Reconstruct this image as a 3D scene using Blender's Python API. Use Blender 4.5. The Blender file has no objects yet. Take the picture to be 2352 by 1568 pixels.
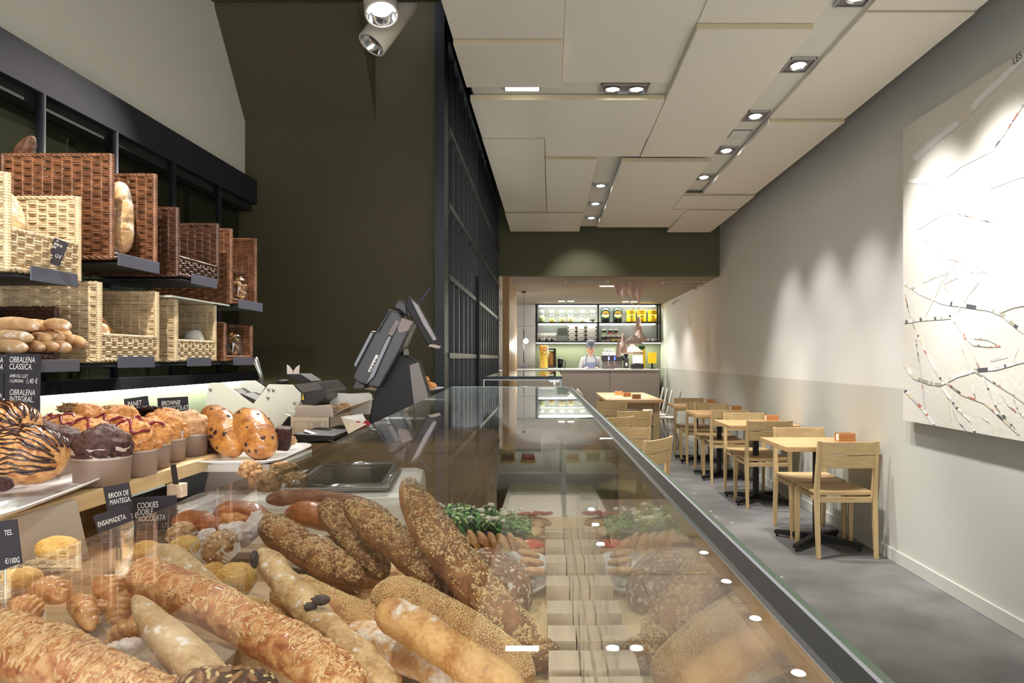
import bpy, bmesh, math, random
from mathutils import Vector, Matrix, noise, Euler
from math import pi, sin, cos, radians as R, sqrt
random.seed(7)
SC = bpy.context.scene
COL = SC.collection
F = 1700.0; VX = 1265.0; VY = 822.0; CZ = 1.36       # photograph: focal length in px, vanishing point, eye height

# ---------------------------------------------------------------- camera, world, exposure
cam_d = bpy.data.cameras.new('camera'); cam = bpy.data.objects.new('camera', cam_d); COL.objects.link(cam)
cam.location = (0, 0, CZ); cam.rotation_euler = (pi/2, 0, 0)
cam_d.sensor_fit = 'HORIZONTAL'; cam_d.sensor_width = 36; cam_d.lens = F/2352*36
cam_d.shift_x = -(VX-1176)/2352; cam_d.shift_y = (VY-784)/2352
cam_d.clip_start = 0.01; cam_d.clip_end = 60
SC.camera = cam
W = bpy.data.worlds.new('world'); SC.world = W; W.use_nodes = True
W.node_tree.nodes['Background'].inputs[0].default_value = (0.92, 0.96, 1.0, 1)
W.node_tree.nodes['Background'].inputs[1].default_value = 4.3
SC.view_settings.view_transform = 'Standard'; SC.view_settings.look = 'None'
SC.view_settings.gamma = 1; SC.view_settings.use_curve_mapping = False
SC.view_settings.exposure = 0.76
SC.cycles.max_bounces = 10; SC.cycles.transparent_max_bounces = 24; SC.cycles.glossy_bounces = 5
SC.cycles.diffuse_bounces = 5; SC.cycles.sample_clamp_indirect = 4; SC.cycles.caustics_reflective = False

def spot(name, loc, target, power, angle=50, blend=0.5, size=0.03, col=(1.0, 0.93, 0.82), cat=None):
    l = bpy.data.lights.new(name, 'SPOT'); l.energy = power; l.spot_size = R(angle); l.spot_blend = blend
    l.shadow_soft_size = size; l.color = col
    o = bpy.data.objects.new(name, l); COL.objects.link(o); o.location = loc
    o.rotation_euler = (Vector(target)-Vector(loc)).to_track_quat('-Z', 'Y').to_euler()
    return o
def area(name, loc, rot, sx, sy, power, col=(1, .95, .88)):
    l = bpy.data.lights.new(name, 'AREA'); l.shape = 'RECTANGLE'; l.size = sx; l.size_y = sy; l.energy = power; l.color = col
    o = bpy.data.objects.new(name, l); COL.objects.link(o); o.location = loc; o.rotation_euler = rot
    return o
WARM = (1.0, 0.93, 0.84); NEUT = (1.0, 0.985, 0.965); COOL = (0.93, 0.97, 1.0)
LCZ = 3.015
# recessed strip of wall washers (right), each lamp throws down and to the wall
for i, (y, tx, p) in enumerate([(0.9, 2.1, 30), (1.8, 2.2, 38), (2.62, 2.25, 70), (3.47, 2.27, 135), (4.29, 2.27, 95), (5.19, 2.27, 58), (6.05, 2.27, 58), (6.94, 2.2, 58)]):
    zt = 1.75 if i in (3, 4) else 0.9
    if i < 3: zt = 1.6
    spot('wall_washer', (1.43, y, LCZ), (tx, y+0.25*(i != 4), zt), p, 62 if i in (3, 4) else 58, 0.95, 0.05, NEUT)
for i, y in enumerate([7.28, 8.13, 8.95]):
    spot('ceiling_spot', (0.49, y, LCZ), (0.9+0.2*i, y+0.6, 0.4), 75, 60, 0.6, 0.035, NEUT)
for x in (0.39, 0.54):
    spot('ceiling_spot', (x, 4.66, LCZ), (x*2.2, 4.9, 0), 100, 64, 0.7, 0.035, NEUT)
for x, y, tx, ty, p in ((0.40, 2.3, 0.7, 2.6, 35), (0.40, 0.6, 0.8, 1.2, 30), (1.43, 5.2, 1.60, 5.3, 75), (1.43, 6.05, 1.55, 6.6, 60), (1.43, 6.94, 1.6, 7.4, 70), (1.0, 8.5, 1.6, 8.6, 70), (.5, 7.28, 1.0, 7.2, 80)):
    spot('table_spot', (x, y, LCZ), (tx, ty, 0), p, 64, 0.6, 0.03, NEUT)
# track spots over the bread counter and the basket shelves
TRK = [((-0.93, 3.95, 3.10), (-1.45, 2.6, 1.75), 140, 54), ((-0.93, 4.15, 3.0), (-1.45, 3.1, 1.5), 110, 50),
       ((-0.90, 3.2, 3.12), (-0.35, 1.10, 1.0), 100, 36), ((-0.90, 2.0, 3.12), (-0.85, 1.35, 1.15), 30, 44),
       ((-0.90, 1.1, 3.12), (-1.5, 2.35, 1.6), 115, 46), ((-0.90, 0.5, 3.12), (-0.3, 1.0, 1.0), 62, 46),
       ((0.35, -0.4, 3.0), (-0.25, 1.0, 1.0), 34, 44), ((-0.9, -0.3, 3.12), (-0.7, 3.2, 1.1), 38, 50)]
spot('worktop_fill', (.42, 3.3, 3.0), (-.10, 3.0, .7), 150, 34, .5, .03, NEUT)  # added fill to brighten the low worktop, no ceiling fitting here
for a, b, p, an in TRK: spot('track_spot_light', a, b, p, an, 0.5, 0.022, WARM)

# ---------------------------------------------------------------- colours and materials
def lin(c):
    c = c/255.0
    return c/12.92 if c <= 0.04045 else ((c+0.055)/1.055)**2.4
def S(r, g, b): return (lin(r), lin(g), lin(b), 1)
def mat(name, col, rough=0.5, metal=0.0, emis=None, es=0.0, spec=0.5, bump=0.0, bscale=40, var=0.0, vscale=6, col2=None, coat=0.0, sss=0.0, stretch=None, vdetail=4, trans=0.0):
    m = bpy.data.materials.new(name); m.use_nodes = True; nt = m.node_tree; b = nt.nodes['Principled BSDF']
    b.inputs['Base Color'].default_value = col; b.inputs['Roughness'].default_value = rough; b.inputs['Metallic'].default_value = metal
    b.inputs['Specular IOR Level'].default_value = spec
    if coat: b.inputs['Coat Weight'].default_value = coat; b.inputs['Coat Roughness'].default_value = 0.08
    if sss: b.inputs['Subsurface Weight'].default_value = sss; b.inputs['Subsurface Radius'].default_value = (.01, .006, .003)
    if trans: b.inputs['Transmission Weight'].default_value = trans
    if emis: b.inputs['Emission Color'].default_value = emis; b.inputs['Emission Strength'].default_value = es
    tc = nt.nodes.new('ShaderNodeTexCoord'); mp = nt.nodes.new('ShaderNodeMapping')
    nt.links.new(tc.outputs['Object'], mp.inputs[0])
    if stretch: mp.inputs['Scale'].default_value = stretch
    if var or col2:
        n = nt.nodes.new('ShaderNodeTexNoise'); n.inputs['Scale'].default_value = vscale; n.inputs['Detail'].default_value = vdetail
        nt.links.new(mp.outputs[0], n.inputs['Vector'])
        r = nt.nodes.new('ShaderNodeValToRGB'); nt.links.new(n.outputs[0], r.inputs[0])
        r.color_ramp.elements[0].position = 0.36; r.color_ramp.elements[1].position = 0.64
        c2 = col2 if col2 else tuple(x*(1-var) for x in col[:3])+(1,)
        r.color_ramp.elements[0].color = c2; r.color_ramp.elements[1].color = col
        nt.links.new(r.outputs[0], b.inputs['Base Color'])
    if bump:
        n2 = nt.nodes.new('ShaderNodeTexNoise'); n2.inputs['Scale'].default_value = bscale; n2.inputs['Detail'].default_value = 5
        nt.links.new(mp.outputs[0], n2.inputs['Vector'])
        bp = nt.nodes.new('ShaderNodeBump'); bp.inputs['Strength'].default_value = bump; bp.inputs['Distance'].default_value = 0.01
        nt.links.new(n2.outputs[0], bp.inputs['Height']); nt.links.new(bp.outputs[0], b.inputs['Normal'])
    return m
def wood(name, c1, c2, scale=9, axis='X', rough=0.5, bump=0.1):
    m = mat(name, c1, rough); nt = m.node_tree; b = nt.nodes['Principled BSDF']
    tc = nt.nodes.new('ShaderNodeTexCoord'); mp = nt.nodes.new('ShaderNodeMapping'); nt.links.new(tc.outputs['Object'], mp.inputs[0])
    s = [scale*6]*3; s['XYZ'.index(axis)] = scale*0.35
    mp.inputs['Scale'].default_value = s
    n = nt.nodes.new('ShaderNodeTexNoise'); n.inputs['Scale'].default_value = 1; n.inputs['Detail'].default_value = 6; n.inputs['Distortion'].default_value = 0.6
    nt.links.new(mp.outputs[0], n.inputs['Vector'])
    r = nt.nodes.new('ShaderNodeValToRGB'); r.color_ramp.elements[0].color = c2; r.color_ramp.elements[1].color = c1
    r.color_ramp.elements[0].position = .3; r.color_ramp.elements[1].position = .65
    nt.links.new(n.outputs[0], r.inputs[0]); nt.links.new(r.outputs[0], b.inputs['Base Color'])
    bp = nt.nodes.new('ShaderNodeBump'); bp.inputs['Strength'].default_value = bump; bp.inputs['Distance'].default_value = .003
    nt.links.new(n.outputs[0], bp.inputs['Height']); nt.links.new(bp.outputs[0], b.inputs['Normal'])
    return m
def glass(name, tint=(0.97, 0.99, 0.975, 1), f0=0.045, rough=0.0, dirt=0.0):
    m = bpy.data.materials.new(name); m.use_nodes = True; nt = m.node_tree; nt.nodes.clear()
    out = nt.nodes.new('ShaderNodeOutputMaterial'); mx = nt.nodes.new('ShaderNodeMixShader')
    tr = nt.nodes.new('ShaderNodeBsdfTransparent'); gl = nt.nodes.new('ShaderNodeBsdfGlossy')
    tr.inputs[0].default_value = tint; gl.inputs['Roughness'].default_value = rough; gl.inputs[0].default_value = (1, 1, 1, 1)
    ge = nt.nodes.new('ShaderNodeNewGeometry'); dt = nt.nodes.new('ShaderNodeVectorMath'); dt.operation = 'DOT_PRODUCT'
    nt.links.new(ge.outputs['Normal'], dt.inputs[0]); nt.links.new(ge.outputs['Incoming'], dt.inputs[1])
    def mth(op, a, b=None, v=None):
        n = nt.nodes.new('ShaderNodeMath'); n.operation = op; nt.links.new(a, n.inputs[0])
        if b is not None: n.inputs[1].default_value = b
        return n.outputs[0]
    ab = mth('ABSOLUTE', dt.outputs['Value'])
    n1 = nt.nodes.new('ShaderNodeMath'); n1.operation = 'SUBTRACT'; n1.inputs[0].default_value = 1.0; nt.links.new(ab, n1.inputs[1])
    pw = mth('POWER', n1.outputs[0], 5.0); ml = mth('MULTIPLY', pw, 1-f0); ad = mth('ADD', ml, f0)
    nt.links.new(ad, mx.inputs[0]); nt.links.new(tr.outputs[0], mx.inputs[1]); nt.links.new(gl.outputs[0], mx.inputs[2])
    nt.links.new(mx.outputs[0], out.inputs[0])
    return m
def emit(name, col, s):
    return mat(name, (0.8, .8, .8, 1), 0.5, emis=col, es=s)

M = {}
M['white_wall'] = mat('white_wall', S(222, 219, 205), 0.85, bump=0.05, bscale=60)
M['olive'] = mat('olive_paint', S(78, 71, 46), 0.75, bump=0.06, bscale=80, var=.06, vscale=2)
M['olive_light'] = mat('olive_paint_light', S(130, 134, 108), 0.8)
M['taupe'] = mat('taupe_ceiling', S(142, 130, 112), 0.8)
M['black_void'] = mat('black_paint', S(22, 22, 21), 0.8)
M['steel_blk'] = mat('black_steel', S(44, 45, 52), 0.45, 0.3, bump=.03)
M['beam'] = mat('charcoal_steel', S(38, 39, 47), 0.75, 0.0, spec=.25, bump=.03)
M['grid'] = mat('grey_steel', S(62, 64, 66), 0.4, 0.4)
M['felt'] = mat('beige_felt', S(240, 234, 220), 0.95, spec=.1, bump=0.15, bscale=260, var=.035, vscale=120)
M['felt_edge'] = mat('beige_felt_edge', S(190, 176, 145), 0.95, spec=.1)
M['plaster'] = mat('white_plaster', S(225, 222, 212), .8)
M['white'] = mat('white_paint', S(232, 230, 225), 0.45)
M['porcelain'] = mat('white_porcelain', S(240, 240, 242), 0.15, coat=.5)
M['white_metal'] = mat('white_metal', S(228, 222, 212), .4)
M['oak'] = wood('pale_oak', S(206, 178, 130), S(186, 156, 108), 10, 'X', .5)
M['oak_z'] = wood('pale_oak_upright', S(204, 176, 128), S(184, 154, 106), 10, 'Z', .5)
M['table_wood'] = wood('table_oak', S(212, 172, 124), S(190, 146, 98), 8, 'X', .45)
M['beech'] = wood('beech_block', S(224, 204, 178), S(206, 184, 158), 14, 'Y', .55)
M['board'] = wood('light_board', S(222, 196, 150), S(206, 178, 130), 10, 'Y', .5)
M['cabinet_wood'] = wood('cabinet_oak', S(176, 146, 106), S(152, 122, 86), 7, 'X', .5)
M['pale_top'] = wood('pale_worktop', S(205, 196, 180), S(192, 182, 166), 6, 'X', .5)
M['black'] = mat('black_matt', S(20, 20, 22), .6)
M['black_gloss'] = mat('black_gloss', S(18, 19, 22), .18, coat=.4)
M['dark_grey'] = mat('dark_grey_plastic', S(52, 50, 52), .35)
M['mid_grey'] = mat('mid_grey_plastic', S(120, 112, 108), .4)
M['chrome'] = mat('chrome', S(215, 216, 220), .12, 1.0)
M['steel'] = mat('brushed_steel', S(190, 190, 192), .28, 1.0)
M['glass'] = glass('clear_glass', (.985, .992, .987, 1), .04)
M['glass_green'] = glass('greenish_glass', (0.975, 0.988, 0.978, 1), 0.06)
M['acrylic'] = glass('clear_acrylic', (0.96, 0.97, 0.97, 1), 0.04)
M['mirror_dark'] = mat('smoked_mirror', S(60, 62, 52), .05, 1.0)
M['glass_edge'] = mat('glass_edge_green', S(70, 100, 84), .15, coat=.5)
M['lamp'] = emit('lamp_glow', (1, .97, .92, 1), 22)
M['lamp_soft'] = emit('lamp_soft_glow', (1, .97, .93, 1), 6)
M['led'] = emit('led_strip_glow', (.93, 1.0, .86, 1), 9)
M['chalk'] = mat('chalk_white', S(236, 236, 232), .9)
M['slate'] = mat('slate_card', S(42, 38, 46), .6)
M['terracotta'] = mat('pinkish_clay', S(204, 178, 166), .7, bump=.05)
M['paper'] = mat('white_paper', S(240, 238, 232), .8)

# ---------------------------------------------------------------- mesh building
class MB:
    def __init__(s): s.v = []; s.f = []; s.m = []; s.c = 0
    def add(s, vs, fs):
        n = len(s.v); s.v += [tuple(p) for p in vs]
        for f in fs: s.f.append(tuple(i+n for i in f)); s.m.append(s.c)
        return s
    def box(s, c, d, rot=None):
        c = Vector(c); hx, hy, hz = d[0]/2, d[1]/2, d[2]/2
        vs = [Vector((x, y, z)) for z in (-hz, hz) for y in (-hy, hy) for x in (-hx, hx)]
        if rot is not None:
            q = rot if isinstance(rot, Matrix) else Euler(rot).to_matrix()
            vs = [q @ v for v in vs]
        return s.add([v+c for v in vs], [(0, 2, 3, 1), (4, 5, 7, 6), (0, 1, 5, 4), (2, 6, 7, 3), (0, 4, 6, 2), (1, 3, 7, 5)])
    def bb(s, a, b):
        return s.box([(a[i]+b[i])/2 for i in range(3)], [abs(a[i]-b[i]) for i in range(3)])
    def tube(s, pts, r, n=8, cap=True, flat=1.0):
        pts = [Vector(p) for p in pts]; k = len(pts)
        rs = r if isinstance(r, (list, tuple)) else [r]*k
        t0 = (pts[1]-pts[0]).normalized(); up = Vector((0, 0, 1)) if abs(t0.z) < .9 else Vector((1, 0, 0))
        a = t0.cross(up).normalized(); vs = []
        for i, p in enumerate(pts):
            t = (pts[min(i+1, k-1)]-pts[max(i-1, 0)]).normalized()
            a = (a-t*a.dot(t)).normalized(); b = t.cross(a)
            for j in range(n):
                an = 2*pi*j/n; vs.append(p+(a*cos(an)+b*sin(an)*flat)*rs[i])
        fs = [(i*n+j, i*n+(j+1) % n, (i+1)*n+(j+1) % n, (i+1)*n+j) for i in range(k-1) for j in range(n)]
        if cap: fs += [tuple(range(n-1, -1, -1)), tuple((k-1)*n+j for j in range(n))]
        return s.add(vs, fs)
    def lathe(s, prof, c=(0, 0, 0), n=24, sx=1, sy=1, capb=True, capt=True, q=None):
        c = Vector(c); vs = []
        for (r, z) in prof:
            for j in range(n):
                a = 2*pi*j/n; p = Vector((r*cos(a)*sx, r*sin(a)*sy, z))
                vs.append((q @ p if q else p)+c)
        k = len(prof)
        fs = [(i*n+j, i*n+(j+1) % n, (i+1)*n+(j+1) % n, (i+1)*n+j) for i in range(k-1) for j in range(n)]
        if capb: fs.append(tuple(range(n-1, -1, -1)))
        if capt: fs.append(tuple((k-1)*n+j for j in range(n)))
        return s.add(vs, fs)
    def prism(s, poly, axis, a, b):
        # poly of 2d points in the two other axes, extruded from a to b along axis
        def P(u, v, w):
            return {'X': (w, u, v), 'Y': (u, w, v), 'Z': (u, v, w)}[axis]
        n = len(poly); vs = [P(u, v, a) for u, v in poly]+[P(u, v, b) for u, v in poly]
        fs = [(i, (i+1) % n, n+(i+1) % n, n+i) for i in range(n)]+[tuple(range(n-1, -1, -1)), tuple(range(n, 2*n))]
        return s.add(vs, fs)
    def blob(s, c, r, nu=14, nv=9, q=None, amp=0.0, fr=3.0, seed=0, zmin=None):
        c = Vector(c); vs = [];
        for i in range(nv+1):
            th = pi*i/nv
            for j in range(nu):
                ph = 2*pi*j/nu; d = Vector((sin(th)*cos(ph), sin(th)*sin(ph), -cos(th)))
                k = 1+amp*(noise.noise(d*fr+Vector((seed*3.1, seed*1.7, seed)))+.45*noise.noise(d*fr*3.3+Vector((seed, 7, 0)))+.25*noise.noise(d*fr*9+Vector((0, seed, 0)))) if amp else 1
                p = Vector((d.x*r[0]*k, d.y*r[1]*k, d.z*r[2]*k))
                if zmin is not None: p.z = max(p.z, zmin)
                vs.append((q @ p if q else p)+c)
        return s.add(vs, [(i*nu+j, i*nu+(j+1) % nu, (i+1)*nu+(j+1) % nu, (i+1)*nu+j) for i in range(nv) for j in range(nu)])
    def build(s, name, m, parent=None, smooth=False, bevel=0.0, local=False, clean=False):
        me = bpy.data.meshes.new(name); me.from_pydata(s.v, [], s.f)
        ms = m if isinstance(m, (list, tuple)) else [m]
        for x in ms: me.materials.append(M[x] if isinstance(x, str) else x)
        if len(ms) > 1: me.polygons.foreach_set('material_index', s.m)
        me.update()
        bm = bmesh.new(); bm.from_mesh(me)
        if clean: bmesh.ops.remove_doubles(bm, verts=bm.verts, dist=1e-5)
        bmesh.ops.recalc_face_normals(bm, faces=bm.faces)
        bm.to_mesh(me); bm.free()
        o = bpy.data.objects.new(name, me); COL.objects.link(o)
        if smooth:
            me.polygons.foreach_set('use_smooth', [True]*len(me.polygons))
        if parent:
            o.parent = parent
            if not local:
                off = Vector((0, 0, 0)); p = parent
                while p: off += Vector(p.location); p = p.parent
                o.location = -off
        if bevel:
            b = o.modifiers.new('bevel', 'BEVEL'); b.width = bevel; b.segments = 2; b.limit_method = 'ANGLE'
            b.harden_normals = False
        return o
def smooth_sharp(o, ang=40):
    me = o.data
    me.polygons.foreach_set('use_smooth', [True]*len(me.polygons))
    bm = bmesh.new(); bm.from_mesh(me)
    for e in bm.edges:
        if len(e.link_faces) == 2 and e.calc_face_angle(0) > R(ang): e.smooth = False
    bm.to_mesh(me); bm.free(); return o
def tag(o, label=None, cat=None, group=None, kind=None):
    if label: o['label'] = label
    if cat: o['category'] = cat
    if group: o['group'] = group
    if kind: o['kind'] = kind
    return o
def thing(name, label, cat, loc=(0, 0, 0), group=None, rz=0):
    o = bpy.data.objects.new(name, None); COL.objects.link(o); o.location = loc; o.rotation_euler = (0, 0, rz)
    o.empty_display_size = .02
    return tag(o, label, cat, group)
def struct(name, mb, m, **k):
    return tag(mb.build(name, m, **k), kind='structure')
def dup(root, loc, rz=0, label=None, scale=None):
    r = root.copy(); COL.objects.link(r); r.location = loc; r.rotation_euler = (0, 0, rz)
    if label: r['label'] = label
    if scale: r.scale = scale
    for ch in list(root.children):
        c = ch.copy(); COL.objects.link(c); c.parent = r
        for g in ch.children:
            d = g.copy(); COL.objects.link(d); d.parent = c
    return r
def P(x, y, d): return Vector(((x-VX)/F*d, d, CZ+(VY-y)/F*d))
def text(s, size, mat_, name='lettering', parent=None, mtx=None, shear=0.0, sx=1.0, align='LEFT', ext=0.0):
    c = bpy.data.curves.new(name, 'FONT'); c.body = s; c.size = size; c.shear = shear; c.align_x = align; c.extrude = ext; c.space_line = .95
    t = bpy.data.objects.new(name, c); COL.objects.link(t)
    bpy.context.view_layer.update()
    me = bpy.data.meshes.new_from_object(t.evaluated_get(bpy.context.evaluated_depsgraph_get()))
    bpy.data.objects.remove(t); bpy.data.curves.remove(c)
    o = bpy.data.objects.new(name, me); COL.objects.link(o); me.materials.clear(); me.materials.append(M[mat_])
    if parent: o.parent = parent
    m2 = (mtx or Matrix()) @ Matrix.Diagonal((sx, 1, 1, 1)); o.matrix_local = m2
    return o
# ================================================================ THE ROOM
XR = 2.30; XL = -1.90
struct('floor', MB().bb((-2.4, -2.6, -.06), (2.5, 16.2, 0)), 'floor_concrete') if False else None
fm = mat('polished_concrete', S(122, 120, 118), 0.5, bump=.10, bscale=9, col2=S(92, 91, 90), vscale=2.2, vdetail=12)

struct('floor', MB().bb((-2.4, -2.6, -.06), (2.5, 16.2, 0)), fm)
# small pale scuffs on the concrete
sc = MB()
rs = random.Random(3)
for i in range(34):
    x, y = rs.uniform(.9, 1.5), rs.uniform(3.9, 9.0); n = 7; a0 = rs.random()*6
    sc.add([(x+cos(a0+k*2*pi/n)*rs.uniform(.006, .022), y+sin(a0+k*2*pi/n)*rs.uniform(.01, .03), .0012) for k in range(n)], [tuple(range(n))])
struct('trim_1', sc, mat('pale_scuff', S(176, 172, 166), .6))
# right wall: pale above, warmer grey dado painted to 1.16 m
wm = bpy.data.materials.new('two_tone_wall'); wm.use_nodes = True; nt = wm.node_tree; b = nt.nodes['Principled BSDF']
tc = nt.nodes.new('ShaderNodeTexCoord'); sp = nt.nodes.new('ShaderNodeSeparateXYZ'); gt = nt.nodes.new('ShaderNodeMath'); gt.operation = 'GREATER_THAN'; gt.inputs[1].default_value = 1.16
mx = nt.nodes.new('ShaderNodeMix'); mx.data_type = 'RGBA'
nt.links.new(tc.outputs['Object'], sp.inputs[0]); nt.links.new(sp.outputs[2], gt.inputs[0]); nt.links.new(gt.outputs[0], mx.inputs[0])
mx.inputs[6].default_value = S(198, 197, 186); mx.inputs[7].default_value = S(222, 221, 214)
nt.links.new(mx.outputs[2], b.inputs['Base Color']); b.inputs['Roughness'].default_value = .8
nz = nt.nodes.new('ShaderNodeTexNoise'); nz.inputs['Scale'].default_value = 60; bp = nt.nodes.new('ShaderNodeBump'); bp.inputs['Strength'].default_value = .05; bp.inputs['Distance'].default_value = .01
nt.links.new(tc.outputs['Object'], nz.inputs['Vector']); nt.links.new(nz.outputs[0], bp.inputs['Height']); nt.links.new(bp.outputs[0], b.inputs['Normal'])
struct('wall_right', MB().bb((XR, -2.5, 0), (XR+.1, 16, 3.9)), wm)
struct('baseboard_right', MB().bb((XR-.014, -2.5, 0), (XR-.001, 15.4, .085)), wm, bevel=.003)
# left wall: pale upper part, cut by the sloping soffit; dark lower part with smoked mirror
struct('wall_left', MB().bb((XL-.1, -2.5, 2.46), (XL, 4.6, 3.9)), 'white_wall')
struct('wall_side', MB().bb((XL-.14, -2.5, 0), (XL-.04, 4.6, 2.46)), 'black_void')
mir = MB()
for k in range(7): mir.bb((XL-.038, -.6+k*.74, 1.24), (XL-.03, -.6+k*.74+.735, 2.40))
struct('window_2', mir, mat('dark_back_glass', S(70, 74, 58), .08, .7))
struct('wall_middle', MB().bb((XL-.1, 4.6, 0), (-.675, 4.72, 4.2)), 'olive')
struct('trim_2', MB().bb((-.715, 4.56, 0), (-.655, 4.73, 4.2)), 'steel_blk')
struct('wall_front_blocker', MB().bb((-2.1, -2.6, 1.95), (2.5, -2.5, 3.5)), 'white_wall')  # unseen wall over the open front, added to cut high daylight on the food
# sloping soffit under a stair and the flat high ceiling
struct('ceiling_slope', MB().prism([(4.18, 3.345), (4.6, 2.83), (4.6, 3.7), (4.18, 3.7)], 'X', XL, -1.09), 'olive')
struct('ceiling', MB().bb((-2.1, -2.5, 3.36), (2.5, 4.16, 3.5)), 'olive')
struct('ceiling_high', MB().bb((-2.1, 4.16, 3.95), (2.5, 10.3, 4.05)), 'black_void')
struct('wall_upper', MB().bb((-.9, 4.16, 3.5), (2.5, 4.2, 3.98)), 'black_void')
# back part: deep olive soffit above the bar opening, low ceiling behind it
struct('wall_soffit', MB().bb((-.85, 10.08, 2.475), (2.5, 10.2, 4.1)), mat('olive_soffit', S(104, 102, 76), .8, bump=.05, bscale=80))
struct('ceiling_low', MB().bb((-3.2, 10.2, 2.475), (2.5, 15.6, 2.6)), 'taupe')
struct('wall_back', MB().bb((-3.2, 15.5, 0), (2.5, 15.6, 2.6)), mat('sage_wall', S(142, 146, 120), .6))
struct('wall_bar_left', MB().bb((-3.25, 10.2, 0), (-3.15, 15.6, 2.6)), 'taupe')
tw = mat('grey_tile_wall', S(176, 168, 158), .25)
tb = MB()
for k in range(4): tb.bb((-1.6+k*.66, 15.38, 0.0), (-1.6+k*.66+.655, 15.49, 1.2)); tb.bb((-1.6+k*.66, 15.38, 1.205), (-1.6+k*.66+.655, 15.49, 2.02)); tb.bb((-1.6+k*.66, 15.38, 2.025), (-1.6+k*.66+.655, 15.49, 2.47))
tb.v = [(min(x, -.32), y, z) for x, y, z in tb.v]
struct('trim_3', tb, tw)
struct('wall_timber', MB().bb((-.655, 10.06, 0), (-.565, 12.3, 2.475)), wood('timber_wall', S(200, 160, 104), S(170, 128, 78), 5, 'Z', .5))
# black lining behind the steel grid, seen above it
struct('wall_grid_side', MB().bb((-2.1, 4.7, 3.42), (-.74, 10.1, 4.0)), 'black_void')
struct('wall_room_left', MB().bb((-3.2, 4.72, 0), (-3.1, 10.2, 3.5)), mat('grey_room_wall', S(120, 120, 114), .8))

# steel grid partition with glass, along the left of the aisle
g = thing('window_1', None, None, (-.70, 4.7, 0)); g['kind'] = 'structure'
def gx(y): return -.675-.0088*(y-4.64)
fr = MB()
y0, y1 = 4.74, 10.05; n = 17
for k in range(n+1):
    y = y0+(y1-y0)*k/n
    fr.bb((gx(y)-.03, y-.016, 0), (gx(y)+.018, y+.016, 3.42))
for z in (.03, .52, .93, 1.375, 1.88, 2.34, 2.83, 3.40):
    fr.add([(gx(y0)-.02, y0, z-.018), (gx(y0)+.03, y0, z-.018), (gx(y1)+.03, y1, z-.018), (gx(y1)-.02, y1, z-.018), (gx(y0)-.02, y0, z+.018), (gx(y0)+.03, y0, z+.018), (gx(y1)+.03, y1, z+.018), (gx(y1)-.02, y1, z+.018)],
           [(0, 3, 2, 1), (4, 5, 6, 7), (0, 1, 5, 4), (2, 3, 7, 6), (1, 2, 6, 5), (0, 4, 7, 3)])
fr.build('window_frame', 'grid', g)
pn = MB()
for k in range(n):
    ya = y0+(y1-y0)*k/n; yb = y0+(y1-y0)*(k+1)/n
    pn.bb((gx(ya)-.012, ya+.01, .03), (gx(ya)-.006, yb-.01, 3.4))
pn.build('window_glass', glass('smoked_glass', (.62, .64, .62, 1), .06), g)
dr = MB(); dr.bb((gx(6.7)-.02, 6.66, 0), (gx(6.7)+.05, 6.72, 2.1))
dr.build('window_post', 'black', g)
rr = random.Random(5); ribs = MB()
for k in range(46): y = 6.8+k*.07; ribs.bb((-.86, y, 0), (-.84, y+.028, 3.35))
rb = ribs.build('window_slats', mat('dark_slats', S(40, 39, 39), .6), g)

# beam across the shelving wall
bm_ = MB().bb((XL, -2.4, 2.31), (-1.825, 4.6, 2.46)); struct('beam', bm_, 'beam', bevel=.003)
struct('trim_4', MB().bb((XL-.02, -2.4, 2.27), (-1.80-.06, 4.6, 2.315)), 'black_void')

# ---------------------------------------------------------------- felt ceiling panels
ZP = 3.03
struct('ceiling_board', MB().bb((-.50, -1.5, 3.066), (2.05, 9.585, 3.13)), 'plaster')
struct('ceiling_edge_left', MB().bb((-.53, 4.16, 3.13), (-.50, 9.6, 3.9)), 'black_void')
PAN = [(-.52, .065, -1.4, 3.93, .025), (-.52, .065, 3.94, 4.57, .0), (.07, .735, -1.4, 4.57, .03), (-.52, .735, 4.77, 5.60, -.008),
       (.745, 1.335, -1.4, 3.755, .028), (.745, 1.335, 3.765, 6.15, .0), (-.045, .735, 5.61, 6.15, .004), (-.52, -.05, 5.61, 8.38, -.012),
       (-.045, .385, 6.17, 8.38, -.016), (.595, 1.335, 6.19, 8.75, -.030), (1.34, 2.07, 7.50, 8.16, -.030), (-.52, .37, 8.40, 9.60, -.03),
       (.585, 1.50, 8.77, 9.36, -.018), (1.505, 2.07, 8.18, 9.60, -.04), (1.335, 1.50, 8.18, 8.76, -.030),
       (1.535, 2.07, -1.4, 3.60, .02), (1.535, 2.07, 3.61, 5.20, .012), (1.535, 2.07, 5.21, 7.48, -.012), (.065, 1.335, -2.3, -1.41, 0)]
PL = ['long one at the left edge nearest the camera', 'short one beside the left edge, before the lit slot', 'wide one left of the double spotlight gap', 'one just beyond the double spotlight slot',
      'foremost one beside the slot of wall spots', 'long one beside the slot of wall spots', 'narrow crosswise one behind the double spotlights', 'tall narrow one by the steel grid side',
      'one left of the three middle spots', 'large one between the middle spots and the wall spots', 'crosswise one at the end of the wall spot slot', 'far left one above the soffit end',
      'far middle one above the soffit end', 'far right one above the soffit end', 'small filler beside the far right one', 'foremost one along the right wall', 'second one along the right wall', 'third one along the right wall', 'crosswise one behind the camera']
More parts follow.
